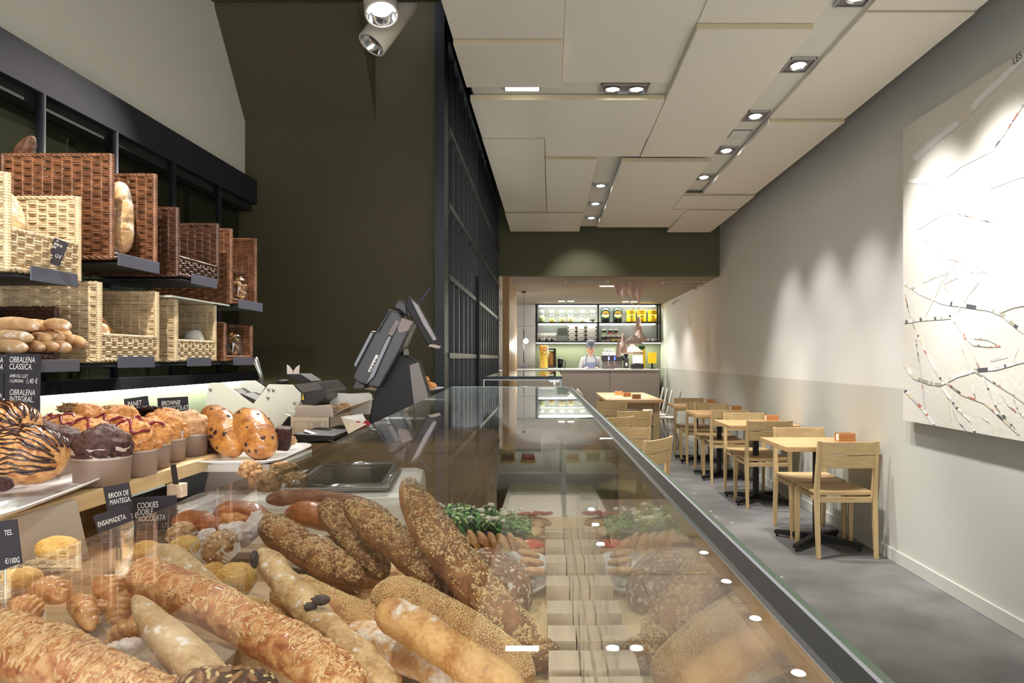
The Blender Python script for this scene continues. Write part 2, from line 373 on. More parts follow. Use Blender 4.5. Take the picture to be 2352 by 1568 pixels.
for (xa, xb, ya, yb, dz), l in list(zip(PAN, PL))[:-1]:
    z = ZP+dz
    m_ = MB(); m_.bb((xa, ya, z), (xb, yb, z+.034)); m_.c = 1
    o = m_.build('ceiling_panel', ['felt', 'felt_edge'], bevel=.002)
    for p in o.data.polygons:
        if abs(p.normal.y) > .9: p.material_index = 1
    tag(o, 'beige felt acoustic ceiling panel, '+l, 'ceiling panel', 'felt ceiling panels')
# recessed downlights
def downlight(x, y, z, w, d, lamps, label, tilt=0.0, group='recessed ceiling spots'):
    t = thing('recessed_spotlight', label, 'ceiling light', (x, y, z), group)
    h = MB(); e = .006
    for a, b2 in (((-w/2, -d/2), (w/2, -d/2+e)), ((-w/2, d/2-e), (w/2, d/2)), ((-w/2, -d/2), (-w/2+e, d/2)), ((w/2-e, -d/2), (w/2, d/2))):
        h.bb((x+a[0], y+a[1], z-.012), (x+b2[0], y+b2[1], z+.004))
    h.build('housing', 'steel', t)
    MB().bb((x-w/2+e, y-d/2+e, z-.004), (x+w/2-e, y+d/2-e, z+.0)).build('back_plate', 'mid_grey', t)
    for lx in lamps:
        q = Euler((tilt, 0, 0)).to_matrix(); c = (x+lx, y, z+.008)
        MB().lathe([(.030, .0), (.046, -.022), (.050, -.024), (.050, -.02), (.034, .004)], c, 24, q=q, capb=False, capt=False).build('reflector', 'chrome', t, smooth=True)
        MB().lathe([(.041, -.014), (.038, -.018)], c, 20, q=q).build('bulb', 'lamp', t)
    return t
WL = ['nearest', 'second', 'third', 'fourth', 'farthest']
for i, (yy) in enumerate([3.47, 4.29, 5.19, 6.05, 6.94]):
    downlight(1.435, yy, 3.062, .15, .20, [0], 'recessed square spotlight in the slot along the right wall, %s of five' % WL[i], -.14, 'wall spots in the right ceiling slot')
for i, yy in enumerate([7.28, 8.13, 8.95]):
    downlight(.49, yy, 3.062, .15, .17, [0], 'recessed square spotlight over the aisle end, %s of three' % ['nearest', 'middle', 'farthest'][i], -.10, 'three spots in the short ceiling slot')
downlight(.465, 4.665, 3.062, .30, .16, [-.075, .075], 'twin recessed spotlight in the crosswise ceiling slot', .0, None)
t = thing('linear_spotlight', 'narrow bright linear ceiling light beside the steel grid', 'ceiling light', (-.15, 4.66, 3.09))
MB().bb((-.30, 4.62, 3.056), (-.06, 4.70, 3.066)).build('housing', 'steel', t)
MB().bb((-.285, 4.64, 3.050), (-.075, 4.685, 3.0555)).build('diffuser', 'lamp_soft', t)
t = thing('ceiling_vent', 'square pale grille in the slot between wall spots', 'vent', (1.435, 5.62, 3.09))
MB().bb((1.36, 5.53, 3.060), (1.51, 5.72, 3.066)).build('frame', 'mid_grey', t)
m_ = MB()
for k in range(9): m_.bb((1.368, 5.54+k*.019, 3.055), (1.502, 5.548+k*.019, 3.0595))
m_.build('louvre', 'plaster', t)

# ---------------------------------------------------------------- track spotlights, top left
t = thing('track_spotlight', 'pale cylindrical track spotlight, upper one pointing down with glowing lamp', 'spotlight', (-.93, 4.1, 3.3))
t2 = thing('track_spotlight', 'pale cylindrical track spotlight, lower one tilted to the left', 'spotlight', (-.93, 4.3, 3.3))
tk = thing('spotlight_track', 'grey ceiling track rail carrying two cylindrical spotlights', 'track rail', (-.90, 4.0, 3.3))
MB().bb((-.925, 1.0, 3.325), (-.875, 4.42, 3.358)).build('rail', 'white_metal', tk, bevel=.002)
MB().bb((-.915, .98, 3.305), (-.905, 4.42, 3.326)).build('rail_lip', 'mid_grey', tk)
def cyl(t, a, b, r, lit):
    a, b = Vector(a), Vector(b); q = (b-a).to_track_quat('Z', 'Y').to_matrix(); L = (b-a).length
    MB().lathe([(r*.9, 0), (r, .01), (r, L-.004), (r*.985, L), (r*.90, L), (r*.88, L-.02)], a, 40, q=q, capt=False).build('can', mat('warm_white_enamel', S(232, 222, 204), .45), t, smooth=False)
    MB().lathe([(r*.88, L-.004), (r*.62, L-.055), (r*.3, L-.07)], a, 40, q=q, capb=False, capt=False).build('reflector', 'chrome', t, smooth=True)
    MB().lathe([(r*.60, L-.052), (r*.58, L-.047)], a, 28, q=q).build('bulb', 'lamp' if lit else 'mid_grey', t)
cyl(t, P(866, -58, 4.02), P(877, 34, 3.90), .088, True)
cyl(t2, P(935, -5, 4.30), P(853, 103, 4.18), .082, False)
m_ = MB(); m_.tube([P(872, -50, 4.02), P(905, -40, 4.05), (-.90, 4.05, 3.335)], .012, 8); m_.build('stem', 'white_metal', t)
m_ = MB(); m_.tube([P(930, 5, 4.3), P(925, -10, 4.3), (-.90, 4.3, 3.335)], .012, 8); m_.build('stem', 'white_metal', t2)

# ================================================================ PAINTING ON THE RIGHT WALL
XP = 2.235
def PP(x, y):
    Y = XP*F/(x-VX); return (Y, CZ+(VY-y)*Y/F)
pt = thing('wall_painting', 'huge cream canvas with collaged branching strips on the right wall', 'painting', (XP+.02, 3.6, .96))
ca = mat('cream_canvas', S(226, 222, 212), .75, bump=.25, bscale=30, col2=S(222, 216, 202), vscale=2.2)
MB().bb((XP+.002, 2.3, CZ-.394), (XP+.045, 4.70, CZ+1.455)).build('canvas', ca, pt)
MB().bb((XP+.045, 2.5, CZ-.30), (XR-.001, 4.5, CZ+1.35)).build('stretcher', 'black', pt)
cols = [S(244, 242, 238), S(226, 218, 198), S(208, 206, 201), S(84, 84, 88), S(200, 124, 110), S(110, 118, 152), S(222, 212, 176), S(172, 165, 150)]
pm = [mat('collage_paper', c, .7) for c in cols]
RB = [([(230, 470), (300, 405), (400, 330), (470, 250), (540, 185), (640, 85)], 17, 'w'), ([(340, 535), (400, 490), (510, 435)], 7, 'w'), ([(505, 440), (545, 385), (640, 240)], 3.5, 'd'),
      ([(193, 545), (300, 550), (400, 575), (540, 650), (640, 710)], 13, 'w'), ([(495, 575), (560, 548), (640, 520)], 5, 'w'), ([(235, 722), (290, 780), (345, 820), (385, 830), (440, 872)], 2, 'm'), ([(240, 718), (330, 665), (390, 645)], 1.6, 'w'),
      ([(380, 660), (450, 680), (510, 693)], 2, 'm'), ([(193, 905), (250, 940), (330, 975), (400, 985), (500, 1000), (545, 1020), (590, 1060), (640, 1090)], 11, 'n'), ([(193, 1045), (250, 1035), (360, 1028)], 9, 'n'),
      ([(355, 1020), (400, 1080), (440, 1160), (470, 1230), (520, 1345), (585, 1420)], 6, 'd'), ([(193, 1190), (230, 1240), (280, 1258), (320, 1265), (380, 1235), (440, 1215), (520, 1208), (640, 1175)], 9, 'n'),
      ([(440, 1215), (500, 1250), (580, 1300), (640, 1345)], 5, 'd'), ([(320, 1240), (400, 1300), (480, 1330), (540, 1385), (600, 1440)], 5, 'm'), ([(193, 1280), (260, 1350), (300, 1405)], 8, 'm'), ([(225, 1050), (270, 1150), (320, 1240)], 4, 'm'),
      ([(235, 1100), (255, 1230), (268, 1350)], 2.5, 'd'), ([(330, 1275), (380, 1345), (430, 1395), (445, 1435)], 6, 'n'), ([(385, 1100), (420, 1190), (445, 1310)], 2.5, 'm'), ([(310, 880), (330, 910), (355, 945)], 2, 'd'),
      ([(260, 905), (320, 880), (350, 870)], 1.6, 'm'), ([(330, 912), (385, 885)], 2, 'd'), ([(193, 925), (205, 980), (215, 1025)], 2.5, 'm'), ([(400, 1090), (440, 1125), (500, 1130), (535, 1128)], 3.5, 'd'), ([(440, 1100), (490, 1105), (520, 1120)], 3, 'm'),
      ([(270, 1020), (330, 900), (400, 800)], 1.6, 'w'), ([(380, 1010), (420, 950), (460, 900)], 2, 'w'), ([(445, 870), (485, 865)], 1.5, 'm'), ([(540, 1300), (560, 1335), (590, 1360)], 2.5, 'd'), ([(470, 1380), (500, 1400), (510, 1430)], 2, 'm'), ([(350, 1310), (355, 1360), (365, 1410)], 1.6, 'm'), ([(365, 1350), (390, 1400), (415, 1425)], 2, 'm'),
      ([(580, 1310), (600, 1360), (640, 1400)], 2.5, 'm'), ([(530, 1010), (580, 990), (640, 980)], 5, 'w'), ([(500, 1180), (560, 1165)], 2, 'm'), ([(575, 1190), (598, 1130)], 1.5, 'm')]
rr = random.Random(11); rb = MB(); lift = 0
for pts, w, kd in RB:
    lift += .00004; seg = []
    for i in range(len(pts)-1):
        (x0, y0_), (x1, y1_) = pts[i], pts[i+1]; L = math.hypot(x1-x0, y1_-y0_); n = max(1, int(L/(7 if kd in 'dmn' else 16)))
        for k in range(n): seg.append((x0+(x1-x0)*k/n, y0_+(y1_-y0_)*k/n))
    seg.append(pts[-1]); prev = None
    for i, (cx, cy) in enumerate(seg):
        a = seg[max(i-1, 0)]; b2 = seg[min(i+1, len(seg)-1)]; dx, dy = b2[0]-a[0], b2[1]-a[1]; L = math.hypot(dx, dy) or 1
        ww = w*.72*(.85+.3*noise.noise(Vector((cx*.03, cy*.03, w))))
        nx, ny = -dy/L*ww, dx/L*ww; pr = []
        for sgn in (1, -1):
            px, py = 1950+(cx+nx*sgn)/1.537, 60+(cy+ny*sgn)/1.537
            Y, Z = PP(max(px, 2074), py); pr.append((XP-.0006-lift, Y, Z))
        if prev:
            ch = {'w': [0, 0, 0, 1, 0, 0], 'd': [3, 7, 1, 2, 2, 1, 4, 7, 2, 0], 'm': [0, 7, 1, 3, 2, 6, 2, 1, 0, 4, 1], 'n': [0, 1, 2, 0, 0, 7, 1, 0, 3, 0, 1, 2]}[kd]
            if rr.random() < .55 or i == 1: rb.c = rr.choice(ch)
            rb.add([prev[0], prev[1], pr[1], pr[0]], [(0, 1, 2, 3)])
        prev = pr
rb.build('collage_strips', pm, pt)
Ya, Za = PP(2328, 150)
mt = Matrix.Translation((XP-.004, Ya, Za)) @ Matrix(((0, 0, -1, 0), (-1, 0, 0, 0), (0, 1, 0, 0), (0, 0, 0, 1))) @ Matrix.Rotation(R(8), 4, 'Z')
mt = Matrix.Translation(-Vector(pt.location)) @ mt
text('LES F', .050, 'black', 'lettering', pt, mt)
# ================================================================ TABLES AND CHAIRS
def make_chair(label, group):
    # origin at floor centre; the back is at -y (towards the camera when rz = 0)
    t = thing('wooden_chair', label, 'chair', (0, 0, 0), group)
    w, d = .40, .43
    seat = MB(); nx, ny = 10, 8; vs = []; fs = []
    for lay in (0, 1):
        for j in range(ny+1):
            for i in range(nx+1):
                u = i/nx*2-1; v = j/ny
                vs.append((u*(w/2+.0), -d/2+.035+v*(d-.03), .447-(.014*(1-u*u)*(1 if 0 < j < ny+1 else 0) if lay else .022+.006*(1-u*u))))
    k = (nx+1)*(ny+1)
    for j in range(ny):
        for i in range(nx):
            a = j*(nx+1)+i; fs.append((a+k, a+1+k, a+nx+2+k, a+nx+1+k)); fs.append((a, a+nx+1, a+nx+2, a+1))
    for i in range(nx): fs.append((i, i+1, i+1+k, i+k)); a = ny*(nx+1)+i; fs.append((a+1, a, a+k, a+1+k))
    for j in range(ny): a = j*(nx+1); fs.append((a+nx+1, a, a+k, a+nx+1+k)); a += nx; fs.append((a, a+nx+1, a+nx+1+k, a+k))
    seat.add(vs, fs); seat.build('seat', 'oak', t, bevel=.003)
    for s in (-1, 1):
        l = MB(); x = s*(w/2-.004)
        # rear leg: tapering post that leans back above the seat
        def sec(y, z, a, b2): return [(x-a, y-b2, z), (x+a, y-b2, z), (x+a, y+b2, z), (x-a, y+b2, z)]
        pr = [sec(-d/2-.02, 0, .013, .014), sec(-d/2+.012, .40, .016, .022), sec(-d/2+.01, .47, .016, .021), sec(-d/2-.035, .80, .012, .012)]
        vs = [p for q in pr for p in q]; fs = [(i*4+j, i*4+(j+1) % 4, i*4+4+(j+1) % 4, i*4+4+j) for i in range(3) for j in range(4)]+[(3, 2, 1, 0), (12, 13, 14, 15)]
        l.add(vs, fs); l.build('leg', 'oak_z', t, bevel=.003)
        l = MB(); vs = []
        for y, z, a in ((d/2-.02, 0, .013), (d/2-.02, .425, .018)): vs += [(x-a, y-a, z), (x+a, y-a, z), (x+a, y+a, z), (x-a, y+a, z)]
        l.add(vs, [(j, (j+1) % 4, 4+(j+1) % 4, 4+j) for j in range(4)]+[(3, 2, 1, 0), (4, 5, 6, 7)]); l.build('leg', 'oak_z', t, bevel=.003)
    f = MB(); hw = w/2-.02
    f.bb((-hw, -d/2+.006, .375), (hw, -d/2+.024, .412)); f.bb((-hw, d/2-.03, .375), (hw, d/2-.012, .412))
    for s in (-1, 1): f.bb((s*hw-.009, -d/2+.02, .378), (s*hw+.009, d/2-.02, .412))
    f.build('seat_frame', 'oak', t, bevel=.002)
    for nm, z0, z1 in (('upper_slat', .705, .795), ('lower_slat', .615, .699)):
        m_ = MB(); n = 10; vs = []
        for lay in (0, 1):
            for i in range(n+1):
                u = i/n*2-1; bow = -.022*(1-u*u)
                for z in (z0, z1):
                    y = -d/2+.01-.045*(z-.47)/.33+bow+(-.010 if lay == 0 else .008)
                    vs.append((u*(w/2-.012), y, z))
        k = 2*(n+1)
        fs = []
        for i in range(n):
            a = 2*i; fs += [(a, a+2, a+3, a+1), (k+a, k+a+1, k+a+3, k+a+2), (a, k+a, k+a+2, a+2), (a+1, a+3, k+a+3, k+a+1)]
        fs += [(0, 1, k+1, k), (2*n, k+2*n, k+2*n+1, 2*n+1)]
        m_.add(vs, fs); m_.build(nm, 'oak', t, bevel=.002)
    return t
CH = make_chair('pale oak chair with two-slat back, nearest of the row along the right wall', 'oak chairs at the wall tables')
def make_table():
    t = thing('bistro_table', '', 'table', (0, 0, 0), 'square tables along the right wall')
    MB().bb((-.325, -.315, .71), (.325, .315, .745)).build('tabletop', 'table_wood', t, bevel=.003)
    MB().bb((-.024, -.024, .03), (.024, .024, .705)).build('post', 'black', t, bevel=.004)
    MB().bb((-.11, -.11, .698), (.11, .11, .709)).build('mount_plate', 'black', t)
    f = MB()
    for a in range(4):
        q = Matrix.Rotation(pi/4+a*pi/2, 3, 'Z'); vs = []
        for x, zt, wy in ((0, .075, .026), (.33, .048, .02)):
            vs += [q @ Vector(p) for p in ((x, -wy, .02), (x, wy, .02), (x, wy, zt), (x, -wy, zt))]
        f.add(vs, [(0, 1, 5, 4), (1, 2, 6, 5), (2, 3, 7, 6), (3, 0, 4, 7), (3, 2, 1, 0), (4, 5, 6, 7)])
        f.lathe([(.011, 0), (.013, .008), (.006, .012), (.006, .022)], q @ Vector((.315, 0, 0)), 10)
    f.build('cross_foot', 'black', t)
    return t
TB = make_table()
def make_box(label):
    t = thing('napkin_holder', label, 'napkin holder', (0, 0, 0), 'wooden napkin holders')
    m_ = MB(); m_.bb((-.06, -.045, 0), (.06, .045, .008)); m_.bb((-.06, -.045, .008), (.06, -.037, .062)); m_.bb((-.06, .037, .008), (.06, .045, .062)); m_.bb((.052, -.037, .008), (.06, .037, .062))
    m_.build('tray', wood('napkin_oak', S(196, 142, 92), S(170, 116, 70), 10), t, bevel=.001)
    MB().bb((-.052, -.035, .008), (.048, .035, .052)).build('napkins', 'paper', t)
    return t
NB = make_box('')
tn = ['nearest', 'second', 'third', 'farthest']
ty = [5.44, 7.06, 8.46, 9.80]
cn = [5.25, 6.91, 8.29, 9.64]; cf = [5.76, 7.39, 8.86, 10.22]
for i in range(4):
    X = 1.955
    lab = 'square oak-topped table on black cross foot, %s of four along the right wall' % tn[i]
    if i == 0: TB.location = (X, ty[0], 0); TB['label'] = lab
    else: dup(TB, (X+(-.03 if i > 1 else 0), ty[i], 0), 0, lab)
    lab = 'wooden napkin holder by the wall on the %s square table' % tn[i]
    if i == 0: NB.location = (2.17, ty[0]+.02, .7455); NB['label'] = lab
    else: dup(NB, (2.14, ty[i]+.12, .7455), 0, lab)
    if i == 0: CH.location = (2.01, cn[0], 0)
    else: dup(CH, (1.99-.02*i, cn[i], 0), 0, 'pale oak chair with its back to the camera, tucked under the %s wall table' % tn[i])
    dup(CH, (2.01-.02*i, cf[i], 0), pi, 'pale oak chair facing the camera from the far side of the %s wall table' % tn[i])
for (x, y, rz, l) in [(.55, 5.32, R(55), 'turned oak chair just beyond the glass counter edge, nearest of the aisle-side chairs'),
                      (.64, 6.28, R(-8), 'oak chair behind the turned one, half hidden by the glass counter edge'),
                      (.80, 8.12, R(22), 'oak chair with slotted back in front of the communal table, left side'),
                      (.50, 7.28, R(30), 'oak chair showing only its back corner, left of the slotted one'),
                      (.74, 9.85, R(12), 'oak chair back at the left front corner of the communal table')]:
    o = dup(CH, (x, y, 0), rz, l); o['group'] = 'oak chairs beside the counter'
# communal table
t = thing('communal_table', 'long thick oak communal table in the middle before the bar', 'table', (1.2, 11.7, 0))
MB().bb((.79, 10.6, .715), (1.62, 12.9, .76)).build('tabletop', 'table_wood', t, bevel=.004)
for x in (.88, 1.53):
    for y in (10.75, 12.75): MB().bb((x-.045, y-.045, 0), (x+.045, y+.045, .715)).build('leg', 'oak_z', t, bevel=.003)
m_ = MB(); m_.bb((.92, 10.77, .62), (1.49, 10.80, .715)); m_.bb((.92, 12.72, .62), (1.49, 12.75, .715)); m_.build('apron', 'oak', t)
for i, (x, y, l) in enumerate([(1.27, 10.98, 'front'), (1.18, 11.5, 'middle'), (1.10, 12.0, 'back')]):
    o = dup(NB, (x, y, .7605), .1, 'wooden napkin box on the communal table, %s of three' % l)
# white metal chairs with bow backs
def bow_chair(label):
    t = thing('bow_back_chair', label, 'chair', (0, 0, 0), 'white bow back chairs at the communal table')
    MB().lathe([(.0, .44), (.19, .44), (.205, .45), (.20, .458), (.0, .452)], (0, 0, 0), 24, capb=False, capt=False).build('seat', 'white_metal', t, smooth=True)
    m_ = MB(); pts = [(.185*cos(a), -.17-.10*sin(a)*.8, .45+.40*sin(a)) for a in [pi*k/16 for k in range(17)]]; m_.tube(pts, .011, 8); m_.build('bow', 'white_metal', t, smooth=True)
    m_ = MB()
    for k in range(1, 6): x = -.185+.37*k/6; h = sqrt(1-(x/.185)**2); m_.tube([(x*.8, -.15, .45), (x, -.17-.08*h, .45+.40*h)], .006, 6)
    m_.build('spindles', 'white_metal', t, smooth=True)
    for sx in (-1, 1):
        for sy in (-1, 1): m_ = MB(); m_.tube([(sx*.12, sy*.12, .445), (sx*.20, sy*.21, 0)], [.016, .011], 8); m_.build('leg', 'white_metal', t, smooth=True)
    return t
BC = bow_chair('white bow back chair on the right of the communal table, nearest one')
BC.location = (1.74, 11.35, 0); BC.rotation_euler = (0, 0, pi/2-.25)
for i, y in enumerate([11.9, 12.4, 12.85]): dup(BC, (1.70, y, 0), pi/2-.2, 'white bow back chair on the right of the communal table, %s one' % ['second', 'third', 'farthest'][i])
for i, y in enumerate([11.0, 11.6, 12.2]): dup(BC, (.68, y, 0), -pi/2+.2, 'white bow back chair on the left of the communal table, %s one' % ['nearest', 'middle', 'farthest'][i])

# ================================================================ BAR AT THE BACK
BZ = 1.145
ct = thing('bar_counter', 'long taupe panelled bar counter with pale top across the back', 'counter', (.7, 14.9, 0))
MB().bb((-.80, 14.42, BZ-.022), (2.13, 14.85, BZ)).build('countertop', 'white', ct, bevel=.002)
tp = mat('taupe_panel', S(150, 138, 128), .5, bump=.05, bscale=4, var=.06, vscale=1.5)
for a, b2 in ((-.78, .19), (.196, 1.15), (1.156, 2.12)): MB().bb((a, 14.44, .04), (b2, 14.82, BZ-.023)).build('front_panel', tp, ct)
bt = thing('back_counter', 'dark low work counter behind the barista under the shelves', 'counter', (.7, 15.3, 0))
MB().bb((-.30, 15.19, 0), (2.2, 15.49, 1.0)).build('body', 'dark_grey', bt); MB().bb((-.30, 15.17, 1.001), (2.2, 15.49, 1.03)).build('worktop', 'steel', bt)
# shelving
YS = 15.18
sh = thing('bar_shelving', 'dark steel lit shelving with two shelves above the bar', 'shelf', (.9, 15.3, 1.66))
def QX(x): return (x-VX)/F*YS
def QZ(y): return CZ+(VY-y)/F*YS
x0, x1, xm = QX(1231.5), QX(1519), QX(1374)
for nm, za in (('top_board', QZ(699)), ('middle_board', QZ(741)), ('lower_board', QZ(785))):
    MB().bb((x0, YS, za-.012), (x1, 15.48, za+.012)).build(nm, 'black', sh)
for x in (x0+.015, xm, x1-.015, x1-.08): MB().bb((x-.014, YS-.002, QZ(785)), (x+.014, YS+.03, QZ(699))).build('upright', 'black', sh)
MB().bb((x0, 15.455, QZ(785)), (x1, 15.475, QZ(699))).build('back_panel', mat('grey_back_panel', S(150, 150, 146), .25), sh)
for a, b2 in ((x0+.05, xm-.03), (xm+.03, x1-.12)):
    for za in (QZ(699)-.028, QZ(741)-.028): MB().bb((a, YS+.03, za-.012), (b2, YS+.055, za+.012)).build('led_strip', 'led', sh)
MB().bb((x0, YS+.1, QZ(785)-.024), (x1, YS+.12, QZ(785)-.013)).build('led_strip', 'led', sh)
for y, p in ((741, 8), (785, 13)): area('shelf_light', ((x0+x1)/2, YS+.06, QZ(y)+.56 if y == 785 else QZ(699)-.05), (0, 0, 0), 2.4, .05, p, (.93, 1, .86))
for xx in (.3, 1.6): area('under_shelf_light', (xx, YS+.12, QZ(785)-.04), (R(-8), 0, 0), 1.1, .05, 4.5, (.93, 1, .80))
# storage jars
jc = [S(150, 150, 96), S(196, 168, 92), S(178, 164, 110), S(190, 172, 122), S(214, 204, 160), S(78, 66, 52)]
jn = ['olive green seeds', 'yellow layered grain', 'heaped tan grain', 'pale tan grain', 'cream flour', 'dark brown grain']
jx = [1244.3, 1267.6, 1291, 1311, 1338, 1362]
sz = QZ(741)+.0125
for i in range(6):
    x = QX(jx[i]); c = (x, 15.31, sz)
    t = thing('storage_jar', 'clear glass storage jar of %s on the upper bar shelf' % jn[i], 'jar', c, 'glass jars on the upper bar shelf')
    MB().lathe([(.062, 0), (.068, .01), (.068, .17), (.055, .20), (.042, .212), (.046, .235)], c, 20, capt=False).build('glass_body', 'glass_green', t, smooth=True)
    MB().lathe([(.050, .212), (.052, .235), (.050, .25), (.0, .256)], c, 20, capb=False, capt=False).build('lid', mat('frosted_lid', S(225, 235, 215), .3), t, smooth=True)
    h = [.13, .085, .115, .115, .09, .075][i]
    MB().lathe([(.058, .006), (.063, .012), (.063, h*.85), (.03, h), (0, h*.98)], c, 16, capt=False).build('contents', mat('jar_contents', jc[i], .9, bump=.4, bscale=200, var=.25, vscale=80), t)
# dark round-label bags and yellow tins
for i, px in enumerate((1391.6, 1420)):
    c = (QX(px), 15.31, sz)
    t = thing('coffee_bag', 'dark green coffee bag with round golden label, %s of two' % ['left', 'right'][i], 'bag', c, 'coffee bags on the upper bar shelf')
    MB().lathe([(.06, 0), (.085, .01), (.094, .10), (.094, .24), (.082, .285), (.04, .30)], c, 12, sy=.62).build('bag_body', mat('dark_green_bag', S(16, 34, 28), .3), t, smooth=True)
    q = Matrix.Rotation(pi/2, 3, 'X')
    MB().lathe([(.072, -.003), (.072, .004)], (c[0], c[1]-.062, sz+.165), 32, q=q).build('label', mat('golden_label', S(206, 166, 60), .5), t)
    MB().bb((c[0]-.035, c[1]-.070, sz+.158), (c[0]+.035, c[1]-.0665, sz+.170)).build('label_print', 'black', t)
for i, px in enumerate((1451, 1475.5, 1500.5)):
    c = (QX(px), 15.31, sz)
    t = thing('yellow_tin', 'bright yellow coffee tin on the upper bar shelf, %s of three' % ['left', 'middle', 'right'][i], 'tin', c, 'yellow tins on the upper bar shelf')
    MB().lathe([(.082, 0), (.092, .02), (.090, .225), (.094, .228), (.094, .25), (.088, .254)], c, 24).build('can', mat('yellow_enamel', S(240, 190, 20), .35), t)
    MB().bb((c[0]-.040, c[1]-.0945, sz+.118), (c[0]+.040, c[1]-.091, sz+.134)).build('label_print', 'black', t)
# second shelf
sz2 = QZ(785)+.0125
rr = random.Random(4)
for i in range(14):
    px = 1238+(i % 7)*6.2; lv = i//7
    c = (QX(px), 15.33, sz2+lv*.085)
    m_ = MB(); m_.blob((c[0], c[1], c[2]+.045), (.042, .06, .043), 10, 7, amp=.5, fr=4, seed=i)
    tag(m_.build('paper_bag', 'paper'), 'crumpled white paper bag heaped at the left end of the lower bar shelf', 'bag', 'white paper bags on the lower bar shelf')
for i, px in enumerate((1238.5, 1255, 1267.5)):
    c = (QX(px), 15.22, sz2); tag(MB().lathe([(.028, 0), (.014, .05), (.004, .072)], c, 14).build('black_cone', 'black'), 'small black cone on the lower bar shelf, %s of three' % ['left', 'middle', 'right'][i], 'cone', 'black cones on the lower bar shelf')
m_ = MB(); m_.bb((QX(1280.5), 15.24, QZ(770)), (QX(1304), 15.255, QZ(753))); o = tag(m_.build('dark_notice_board', mat('grey_board', S(92, 98, 84), .6)), 'small dark grey board propped on glasses on the lower bar shelf', 'board')
for i in range(5):
    c = (QX(1283+i*4.6), 15.27, sz2); tag(MB().lathe([(.016, 0), (.02, .004), (.021, .12)], c, 12, capt=False).build('drinking_glass', 'glass_green'), 'small clear glass under the dark board on the lower bar shelf', 'glass', 'glasses on the lower bar shelf')
for ci, (xa, xb, n) in enumerate(((1304.5, 1323, 4), (1325, 1344, 4), (1347, 1371, 5))):
    H = [.325, .325, .42][ci]/n
    for k in range(n):
        t = thing('takeaway_box', 'pale takeaway box in the %s stack on the lower bar shelf, level %s' % (['left', 'middle', 'tall right'][ci], ['bottom', 'second', 'third', 'fourth', 'top fifth'][k]), 'box', (QX((xa+xb)/2), 15.32, sz2+k*H), 'takeaway boxes on the lower bar shelf')
        MB().bb((QX(xa), 15.25, sz2+k*H+.001), (QX(xb), 15.42, sz2+(k+1)*H-.003)).build('box_body', 'white', t, bevel=.006)
        e = MB(); q = Matrix.Rotation(pi/2, 3, 'X')
        for xx in (QX(xa)+.012, QX(xb)-.012): e.lathe([(.020, 0), (.020, .004)], (xx, 15.250, sz2+(k+.5)*H), 14, sx=.7, q=q)
        e.build('finger_hole', mat('brown_hole', S(96, 66, 40), .7), t)
cc = [S(150, 190, 90), S(220, 110, 96), S(150, 136, 90), S(60, 66, 60), S(132, 104, 128), S(224, 180, 60), S(222, 176, 70)]
cl = ['green', 'coral', 'olive', 'dark', 'mauve', 'yellow', 'amber']
for i in range(7):
    px = (1388.5, 1402.5, 1415.5)[i] if i < 3 else (1387, 1397, 1409, 1422)[i-3]
    z = sz2+(.128 if i < 3 else 0); c = (QX(px), 15.25, z)
    t = thing('tea_canister', 'white tea canister with %s label on the lower bar shelf, %s row' % (cl[i], 'upper' if i < 3 else 'lower'), 'canister', c, 'tea canisters on the lower bar shelf')
    MB().lathe([(.046, 0), (.048, .004), (.048, .122), (.04, .127)], c, 20).build('canister_body', 'white', t)
    MB().lathe([(.0487, .02), (.0487, .055)], c, 20, capb=False, capt=False).build('colour_label', mat('canister_label', cc[i], .6), t)
    MB().lathe([(.0489, .056), (.0489, .095)], c, 20, capb=False, capt=False).build('dark_label', 'dark_grey', t)
def cup(c, label, group, rz=0):
    t = thing('coffee_cup', label, 'cup', c, group)
    MB().lathe([(.022, 0), (.026, .003), (.036, .03), (.038, .058), (.035, .058), (.033, .03), (.02, .008)], c, 20, capt=False).build('bowl', 'porcelain', t, smooth=True)
    m_ = MB(); m_.tube([(c[0]+cos(rz)*(.034+.02*sin(a)), c[1]+sin(rz)*(.034+.02*sin(a)), c[2]+.03+.02*cos(a)) for a in [pi*k/8 for k in range(9)]], .0045, 6); m_.build('handle', 'porcelain', t, smooth=True)
    return t
for i, px in enumerate((1489, 1500, 1511)): cup((QX(px), 15.24, sz2), 'white cup at the right end of the lower bar shelf, %s of three' % ['left', 'middle', 'right'][i], 'white cups on the lower bar shelf', 2)
# on the bar
YB = 14.75
def BX(x, d=YB): return (x-VX)/F*d
def BH(y, d=YB): return CZ+(VY-y)/F*d
c = (BX(1248.6), YB, BZ)
t = thing('lemon_jar', 'tall clear glass cylinder filled with lemons on the bar', 'vase', c)
MB().lathe([(.095, 0), (.098, .005), (.098, .46), (.094, .46), (.094, .012)], c, 28, capt=False).build('glass_cylinder', 'glass', t, smooth=True)
ly = mat('lemon_yellow', S(250, 205, 50), .4, bump=.1, bscale=60, sss=.1); lo = mat('lemon_orange', S(250, 176, 60), .4)
k = 0
for lv in range(9):
    for j in range(6):
        a = j*2*pi/6+lv*.9; 
        tag(MB().blob((c[0]+cos(a)*.055, c[1]+sin(a)*.055, BZ+.04+lv*.05), (.032, .029, .029), 12, 8).build('lemon', lo if lv > 6 else ly, smooth=True), 'lemon stacked with others in the glass cylinder on the bar', 'lemon', 'lemons in the glass cylinder'); k += 1
c = (BX(1266), 15.3, 1.03)
t = thing('juicer', 'dark juicing machine with clear dome behind the lemon cylinder', 'juicer', c)
MB().bb((c[0]-.06, 15.2, 1.031), (c[0]+.09, 15.4, 1.18)).build('base', 'dark_grey', t, bevel=.01)
